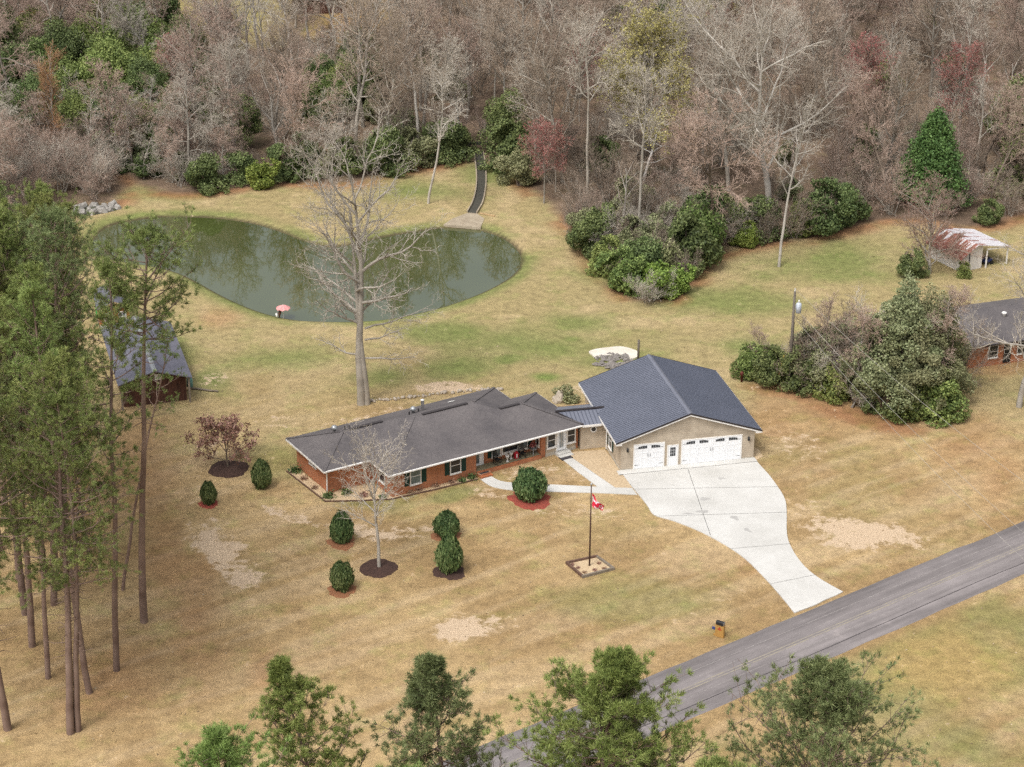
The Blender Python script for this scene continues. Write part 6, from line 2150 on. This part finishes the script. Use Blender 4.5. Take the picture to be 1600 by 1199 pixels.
# conifer
rs = np.random.RandomState(6)
lob = []
Hc = 12.0
for k in range(70):
    t = (k + .5) / 70
    rr = 5.0 * (1 - t) ** .6 * (.8 + .2 * rs.rand())
    a = k * 2.4
    lob.append((rr * .62 * cos(a), rr * .62 * sin(a), .9 + t * (Hc - 1.6), rr * .40 + .3, rr * .40 + .3, .75))
V, Q = leafy_np(rs, lob, 30000, .17, .55, .22, .8)
tV, tQ = tubes_np([(0, 0, -.2, 0, 0, 6, .3, .18), (0, 0, 6, 0, 0, 11.6, .18, .04)], 8)
p = spot(1452, 322, 5)
hc = top_height(p, 166)
plant('conifer', 'bright green conifer with rounded cone crown at the wood edge', 'conifer', (npmesh('conifer_trunk', tV, [tQ], M['bark_brown']), npmesh('conifer_crown', V, [Q], M['leaf_conifer'])), p, hc / 12.0, 0)
# pinkish tree by the shed and shrubs at its foot
PK = tree_meshes('pink_tree', bare_tree_np(91, 7.5, .2, .12, .62, (1, 16, 9, 7, 5), ang=(0, .9, .8, .8, .8), rmin=.013, up1=.06, wander0=.1, shape=lambda t: 1.0 - .3 * t), 'bark_grey', 'twig_pink', 2, 'bud_red', .05, 1800)
p = spot(1452, 428, 3)
plant('pink_tree', 'low spreading tree with pinkish twigs beside the white shed', 'tree', PK, p, top_height(p, 318) / 7.6, .3)
x, y = spot(1428, 432, 1.5); plant('evergreen_shrub', 'dark evergreen shrub at the foot of the pinkish tree', 'shrub', EV[1], (x, y), .62, 1, None, ('stem', 'foliage'))
x, y = spot(1507, 432, 1.0); plant('evergreen_shrub', 'small round evergreen shrub at the corner of the white shed', 'shrub', EV[0], (x, y), .38, 2, None, ('stem', 'foliage'))
# shrub point right of the pond
SH = [(925, 400, 1, 1.0), (952, 425, 0, .9), (975, 452, 0, 1.05), (1005, 440, 1, 1.0), (1033, 465, 2, 1.15), (1060, 455, 2, .9), (1070, 420, 1, 1.25), (1085, 400, 0, 1.35), (1020, 410, 3, 1.1), (985, 400, 3, 1.0),
      (1045, 385, 3, 1.1), (1105, 370, 1, 1.2), (1130, 372, 1, 1.0), (1165, 384, 2, .8), (1185, 372, 1, 1.0), (1262, 368, 0, .95), (1290, 362, 1, 1.25), (1320, 345, 1, .9), (915, 375, 3, .8), (945, 378, 1, .9)]
HUE = {0: 'mid green', 1: 'dark green', 2: 'bright yellow green', 3: 'dull olive'}
for i, (px, py, k, s) in enumerate(SH):
    x, y = spot(px, py, 2.2)
    plant('evergreen_shrub', HUE[k] + ' shrub in the thicket jutting onto the lawn right of the pond', 'shrub', EV[k], (x, y), s, i * 1.7, 'shrubs in the thicket right of the pond', ('stem', 'foliage'))
for i, (px, py, s) in enumerate([(940, 395, .8), (968, 430, .7), (1018, 425, .9), (1050, 400, 1.0), (1100, 392, 1.0), (1075, 440, .6), (1140, 380, .9), (1240, 372, 1.0), (905, 365, .9), (990, 385, 1.0), (1305, 350, 1.0), (1200, 378, .8)]):
    p = G(px, py)
    plant('bare_shrub', 'bare twiggy brush growing amid the evergreen thicket right of the pond', 'shrub', BR[(2, 3, 0)[i % 3]], p, s, i * 1.1, 'brush amid the thicket right of the pond', ('stem', 'twigs'))
for i, (px, py, s) in enumerate([(1190, 585, .6), (1225, 592, .8), (1262, 600, 1.0), (1295, 606, .9), (1330, 622, .9), (1345, 600, 1.3), (1390, 600, 1.5), (1290, 585, 1.1), (1480, 610, 1.2), (1350, 640, .5)]):
    p = G(px, py)
    plant('bare_shrub', 'bare twiggy brush growing amid the thicket behind the garage', 'shrub', BR[(2, 3, 0)[i % 3]], p, s, i * 1.4, 'brush amid the thicket behind the garage', ('stem', 'twigs'))
x, y = spot(1046, 432, 2); plant('flowering_shrub', 'shrub with pale cream leaves amid the thicket right of the pond', 'shrub', PALEB, (x, y), 1.05, 0, None, ('stem', 'foliage'))
x, y = spot(1012, 474, 1.5); plant('bare_shrub', 'bare tan twigged shrub at the tip of the thicket right of the pond', 'shrub', BR[2], (x, y), .72, 0, None, ('stem', 'twigs'))
# pond side evergreens
for i, (px, py, k, s, lab) in enumerate([(325, 300, 1, .95, 'dark evergreen shrub at the pond lawn edge, left of a brighter one'), (412, 292, 2, 1.05, 'bright green spreading shrub at the wood edge beyond the pond'),
                                         (440, 280, 1, .9, 'dark evergreen shrub behind the bright green spreading shrub'), (605, 272, 1, 1.2, 'dark evergreen shrub left of the slim pale tree'), (640, 262, 3, 1.1, 'olive evergreen shrub right behind the slim pale tree'),
                                         (696, 252, 1, 1.1, 'dark evergreen shrub left of the spillway mouth'), (722, 240, 1, .7, 'low dark evergreen shrub over the spillway mouth'), (792, 264, 1, 1.25, 'large dark evergreen shrub right of the spillway mouth'), (812, 290, 3, 1.0, 'olive evergreen shrub at the wood edge right of the spillway'),
                                         (1545, 350, 1, .6, 'small dark evergreen shrub behind the white shed'), (1590, 300, 1, 1.5, 'dark evergreen shrub at the right edge of the wood')]):
    x, y = spot(px, py, 2.2)
    plant('evergreen_shrub', lab, 'shrub', EV[k], (x, y), s, i * 2.3, None, ('stem', 'foliage'))
# big evergreens of the far left
for i, (px, py, k, ty) in enumerate([(175, 170, 0, 60), (95, 140, 1, 40), (225, 185, 1, 95), (30, 160, 1, 75), (140, 100, 0, 20), (215, 110, 0, 10), (290, 120, 1, 30), (520, 185, 0, 115), (558, 130, 1, 48), (575, 175, 1, 95), (60, 90, 0, 10),
                                     (10, 110, 1, 15), (250, 60, 1, -20), (165, 215, 1, 130), (270, 200, 1, 135), (120, 215, 0, 140), (215, 225, 0, 150), (60, 200, 1, 120), (180, 140, 0, 40), (245, 165, 0, 80), (110, 175, 0, 90), (200, 85, 0, 5), (160, 60, 0, -10), (300, 150, 1, 75), (65, 150, 0, 60), (545, 155, 0, 85), (505, 150, 1, 90), (255, 225, 1, 165), (20, 225, 1, 150), (330, 190, 1, 125), (250, 150, 0, 60), (1590, 250, 1, 130), (1585, 215, 0, 120), (800, 245, 1, 150), (1040, 95, 1, 0), (375, 230, 1, 150), (490, 215, 1, 150)]):
    p = spot(px, py, 5.5)
    h = top_height(p, ty)
    side = 'left of the pond' if px < 600 else 'right of the pond'
    plant('evergreen_tree', ('leafy green' if k == 0 else 'dark green') + ' broadleaf evergreen tree in the wood ' + side, 'tree', ET[k], p, min(1.35, h / 11.0), i * 1.1, 'evergreen trees ' + side, ('trunk', 'crown'))
# thicket behind the garage
GT = [shrub_meshes('grove_a', 101, 3.7, 12.5, 26000, .125, 'leaf_olive', 44, trunk_h=.5, gap=.40, lr=.62), shrub_meshes('grove_b', 102, 3.3, 9.5, 20000, .125, 'leaf_olive', 36, trunk_h=.4, gap=.40, lr=.62)]
for (px, py, m_, ty, lab) in [(1402, 640, 0, 420, 'tallest grey green evergreen tree in the thicket behind the garage'), (1440, 618, 0, 440, 'broad grey green evergreen tree behind the leaning bare trunk'), (1352, 628, 1, 495, 'grey green evergreen tree at the middle of the thicket'),
                              (1475, 600, 1, 480, 'grey green evergreen tree at the right end of the thicket'), (1410, 580, 1, 430, 'grey green evergreen tree at the back of the thicket'),
                              (1378, 645, 1, 470, 'grey green evergreen tree at the front left of the tallest one'), (1425, 650, 1, 500, 'lower grey green evergreen tree in front of the tallest one'), (1460, 628, 0, 450, 'narrow grey green evergreen tree right of the tallest one')]:
    p = spot(px, py, 3)
    plant('evergreen_tree', lab, 'tree', GT[m_], p, top_height(p, ty) / (12.6 if m_ == 0 else 9.6), px, None, ('trunk', 'crown'))
for i, (px, py, k, s, lab) in enumerate([(1180, 592, 0, .80, 'green shrub at the left end of the thicket beside the standpipe'), (1205, 598, 1, .75, 'dark shrub left of the utility pole'), (1248, 606, 1, .85, 'dark shrub right behind the utility pole'),
                                         (1280, 612, 3, .9, 'olive shrub in the thicket between pole and tall evergreens'), (1312, 620, 0, .85, 'green shrub in the thicket left of the leaning bare trunk'), (1265, 590, 3, 1.1, 'olive shrub behind the utility pole shrubs'), (1375, 640, 1, .85, 'dark shrub under the tallest thicket tree'),
                                         (1430, 652, 0, 1.0, 'dense leafy shrub at the front of the thicket'), (1462, 648, 0, 1.05, 'dense leafy shrub at the front right corner of the thicket'), (1320, 590, 3, 1.3, 'tall olive shrub at the back of the thicket')]):
    x, y = spot(px, py, 1.5)
    plant('evergreen_shrub', lab, 'shrub', EV[k], (x, y), s, i * 1.9, None, ('stem', 'foliage'))
for i, (px, py, ty, lab) in enumerate([(1372, 632, 455, 'bare grey stems rising among the olive evergreens at the middle of the thicket'), (1425, 625, 425, 'bare grey stems rising through the tallest evergreens of the thicket'),
                                       (1290, 606, 470, 'thin bare tree rising through the thicket right of the pole'), (1200, 588, 500, 'thin bare leaning sapling at the left end of the thicket')]):
    p = G(px, py); plant('bare_tree', lab, 'tree', BT[6][0], p, top_height(p, ty) / 16, i * 2 + 1)
# leaning bare trunk
x, y = G(1331, 637)
pts = [(0, 0, 0), (.5, 0, 1.1), (1.3, 0, 2.6), (2.6, .1, 4.2), (4.3, .2, 5.2), (5.6, .3, 6.1), (6.3, .4, 6.7)]
b = MB(); b.tube(pts, [.14, .13, .11, .1, .08, .05, .02], 8)
t = thing('leaning_tree', 'bare pale trunk leaning right across the front of the thicket', 'tree', (x, y, 0))
b.build('trunk', M['bark_pale'], t, True)
rs = np.random.RandomState(3); S = []
for k in range(26):
    i = rs.randint(3, 6); q = np.array(pts[i]) + (np.array(pts[i + 1]) - np.array(pts[i])) * rs.rand()
    d = unit(np.array([.6, rs.normal() * .6, rs.normal() * .6 + .2]))
    for j in range(4):
        q2 = q + d * .42; S.append((*q, *q2, .03 - .006 * j, .024 - .006 * j)); q = q2; d = unit(d + rs.normal(size=3) * .35)
V, Q = tubes_np(S, 4); obj('twigs', npmesh('leaning_twigs', V, [Q], M['twig_grey']), t)
x, y = G(1334, 634)
t = thing('bare_tree', 'straight grey bare trunk just behind the leaning pale trunk', 'tree', (x, y, 0))
MB().tube([(0, 0, -.1), (.15, 0, 4), (.35, 0, 9)], [.16, .13, .07], 8).build('trunk', M['bark_grey'], t, True)
# bare trees at the right edge
p = G(1592, 636); plant('bare_tree', 'big bare pale branched tree at the right edge over the neighbour house', 'tree', OAK[0], p, .72, 3.4)
p = G(1640, 760); plant('bare_tree', 'bare grey twigged tree at the right edge above the road', 'tree', BT[0][0], p, .75, 1.0)

# ------------------------------------------------------------------ the wood
FA = np.array(FOREST)
VIEW = [(1000, 262, 75, 42, .9), (1200, 240, 130, 30, .75), (98, 228, 48, 30, .85), (1345, 255, 35, 30, .8), (1482, 240, 40, 30, .8), (905, 262, 45, 30, .7),
        (150, 262, 130, 55, .85), (20, 262, 60, 40, .6), (535, 225, 60, 30, .85), (1452, 250, 70, 40, .95), (275, 225, 30, 30, .7)]


def blocks(x, y, px, rw_):
    for fx_, fy_, wd, dep, pr in VIEW:
        if abs(px - fx_) < wd and fy_ - dep < y < fy_ + 3 and rw_.random() < pr: return True
    return False

rw = random.Random(23)
pts = []
cand = 0
while cand < 9000 and len(pts) < 262:
    cand += 1
    y = rw.uniform(205, 345); x = rw.uniform(-.30 * y, .30 * y)
    s = float(poly_sd(np.array([x]), np.array([y]), FOREST)[0])
    if s < 1.5: continue
    px, py = PX(x, y); px, py = float(px), float(py)
    if px < -120 or px > 1720: continue
    if py < 75 and 250 < px < 450 and y < 330: continue
    if py < 85 and 470 < px < 640 and y < 330 and rw.random() < .8: continue
    if py < 60 and 20 < px < 130: continue
    if blocks(x, y, px, rw): continue
    rmin_ = 5.4 if y < 300 else 7.0
    if any((x - a) ** 2 + (y - b_) ** 2 < rmin_ ** 2 for a, b_ in pts): continue
    if any((x - a) ** 2 + (y - b_) ** 2 < (r_ * .8) ** 2 for a, b_, r_ in occ): continue
    pts.append((x, y))
for i, (x, y) in enumerate(pts):
    px, py = PX(x, y); px, py = float(px), float(py)
    u = rw.random()
    rot = rw.uniform(0, 6.28)
    if px < 520 and u < .50:
        k = rw.randrange(3)
        plant('drooping_tree', ('pinkish' if k < 2 else 'pale grey') + ' bare drooping tree draped with vines in the wood left of the pond inlet', 'tree', DROOP[k][0], (x, y, 0), rw.uniform(.75, 1.2), rot, 'drooping bare trees in the left wood')
        continue
    k = rw.choice([0, 1, 1, 2, 3, 4, 5, 6, 7, 8, 8, 9, 9, 10, 10, 11]) if px > 520 else rw.choice([0, 3, 4, 6, 7, 8, 9, 11])
    hue = {0: 'grey', 1: 'brown', 2: 'dark trunked brown', 3: 'pale', 4: 'pinkish', 5: 'wide brown', 6: 'slender pinkish', 7: 'pale trunked brown', 8: 'forked grey', 9: 'forked pale trunked', 10: 'high crowned grey', 11: 'crooked pinkish'}[k]
    where = 'in the wood right of the spillway' if px > 760 else ('in the wood behind the pond' if px > 480 else 'in the wood left of the pond')
    plant('bare_tree', hue + ' bare tree standing ' + where, 'tree', BT[k][0], (x, y, 0), rw.uniform(.72, 1.08), rot, 'bare trees ' + where)
# leafless brush between the trees and along the edge
pb = []
cand = 0
while cand < 12000 and len(pb) < 285:
    cand += 1
    y = rw.uniform(205, 325); x = rw.uniform(-.29 * y, .29 * y)
    s = float(poly_sd(np.array([x]), np.array([y]), FOREST)[0])
    if s < .8: continue
    px, py = PX(x, y); px, py = float(px), float(py)
    if px < -60 or px > 1660 or py < 5: continue
    if py < 75 and 270 < px < 430: continue
    if py < 70 and 480 < px < 620: continue
    if s > 9 and rw.random() < .35: continue
    if any((x - a) ** 2 + (y - b_) ** 2 < 3.6 ** 2 for a, b_ in pb): continue
    if any((x - a) ** 2 + (y - b_) ** 2 < (r_ * .6) ** 2 for a, b_, r_ in occ): continue
    pb.append((x, y))
for i, (x, y) in enumerate(pb):
    px, py = PX(x, y)
    k = rw.choice([0, 1, 2, 3]) if px > 600 else rw.choice([1, 1, 2, 3])
    where = 'right of the spillway' if px > 760 else ('behind the pond' if px > 480 else 'left of the pond')
    plant('bare_shrub', {0: 'brown', 1: 'pinkish', 2: 'grey', 3: 'tan'}[k] + ' leafless brush under the trees ' + where, 'shrub', BR[k], (x, y, 0), rw.uniform(.65, 1.25), rw.uniform(0, 6.28), 'leafless brush ' + where, ('stem', 'twigs'))
# green undergrowth shrubs inside the wood
rw = random.Random(31)
for i in range(46):
    for _ in range(60):
        y = rw.uniform(212, 310); x = rw.uniform(-.27 * y, .27 * y)
        if float(poly_sd(np.array([x]), np.array([y]), FOREST)[0]) > 1.5: break
    px, py = PX(x, y); px = float(px)
    if px > 820 and rw.random() < .35: continue
    if float(py) < 70 and px < 640: continue
    k = rw.choice([1, 1, 3, 0])
    where = 'right of the spillway' if px > 760 else ('behind the pond' if px > 480 else 'left of the pond')
    plant('evergreen_shrub', HUE[k] + ' evergreen undergrowth shrub in the shade of the wood ' + where, 'shrub', EV[k], (x, y, 0), rw.uniform(.5, 1.0), rw.uniform(0, 6), 'evergreen undergrowth ' + where, ('stem', 'foliage'))
# lower bare trees before the evergreens at the far left
for i, (px, py, ty, k) in enumerate([(205, 262, 150, 0), (245, 255, 160, 1), (285, 262, 165, 0), (325, 268, 150, 2), (180, 240, 140, 2), (62, 262, 140, 1), (25, 285, 150, 2), (365, 262, 130, 0), (300, 235, 130, 1), (225, 280, 200, 2), (270, 285, 205, 0), (350, 285, 195, 1)]):
    p = G(px, py)
    plant('drooping_tree', 'low drooping bare tree at the wood edge left of the pond, before the evergreens', 'tree', DROOP[k][0], p, top_height(p, ty) / 12.0, i * 1.3, 'low drooping trees before the evergreens')
for i, (px, py, k, s) in enumerate([(190, 268, 1, .6), (235, 275, 1, .7), (285, 278, 3, .7), (375, 285, 1, .8), (260, 255, 1, .9), (215, 250, 3, .8), (160, 255, 1, .8), (480, 275, 1, .9), (515, 272, 3, .8), (545, 270, 1, .9)]):
    p = G(px, py)
    plant('evergreen_shrub', HUE[k] + ' evergreen shrub low at the wood edge along the pond lawn', 'shrub', EV[k], p, s, i * 1.7, 'low evergreen shrubs along the pond lawn edge', ('stem', 'foliage'))
# brush hanging over the creek at the left
for i, (px, py, s) in enumerate([(60, 300, 1.3), (100, 300, 1.3), (140, 300, 1.2), (170, 300, .9), (20, 320, 1.3), (80, 270, 1.3), (165, 280, 1.0), (120, 285, 1.2), (40, 285, 1.3)]):
    p = G(px, py)
    plant('bare_shrub', 'pinkish grey leafless brush hanging over the creek at the far left', 'shrub', BR[1 if i % 2 else 2], p, s, i * 1.2, 'brush over the creek', ('stem', 'twigs'))
# grass seed: tiny fallen cones and leaves on the lawn
rs = np.random.RandomState(40)
n = 2600
gxp = rs.uniform(-34, 42, n); gyp = rs.uniform(108, 205, n)
C = np.stack([gxp, gyp, np.full(n, .03)], 1)
ok = (poly_sd(gxp, gyp, POND) < -1) & (np.abs(gyp - (.735 * gxp + 109.1)) > 4.5) & (fbm(gxp, gyp, 11, 3, 2.7) > .40)
V, Q = leaves_np(C[ok], .11, rs)
tag(obj('fallen_leaves', npmesh('fallen_leaves', V, [Q], M['leaf_straw'])), kind='stuff')
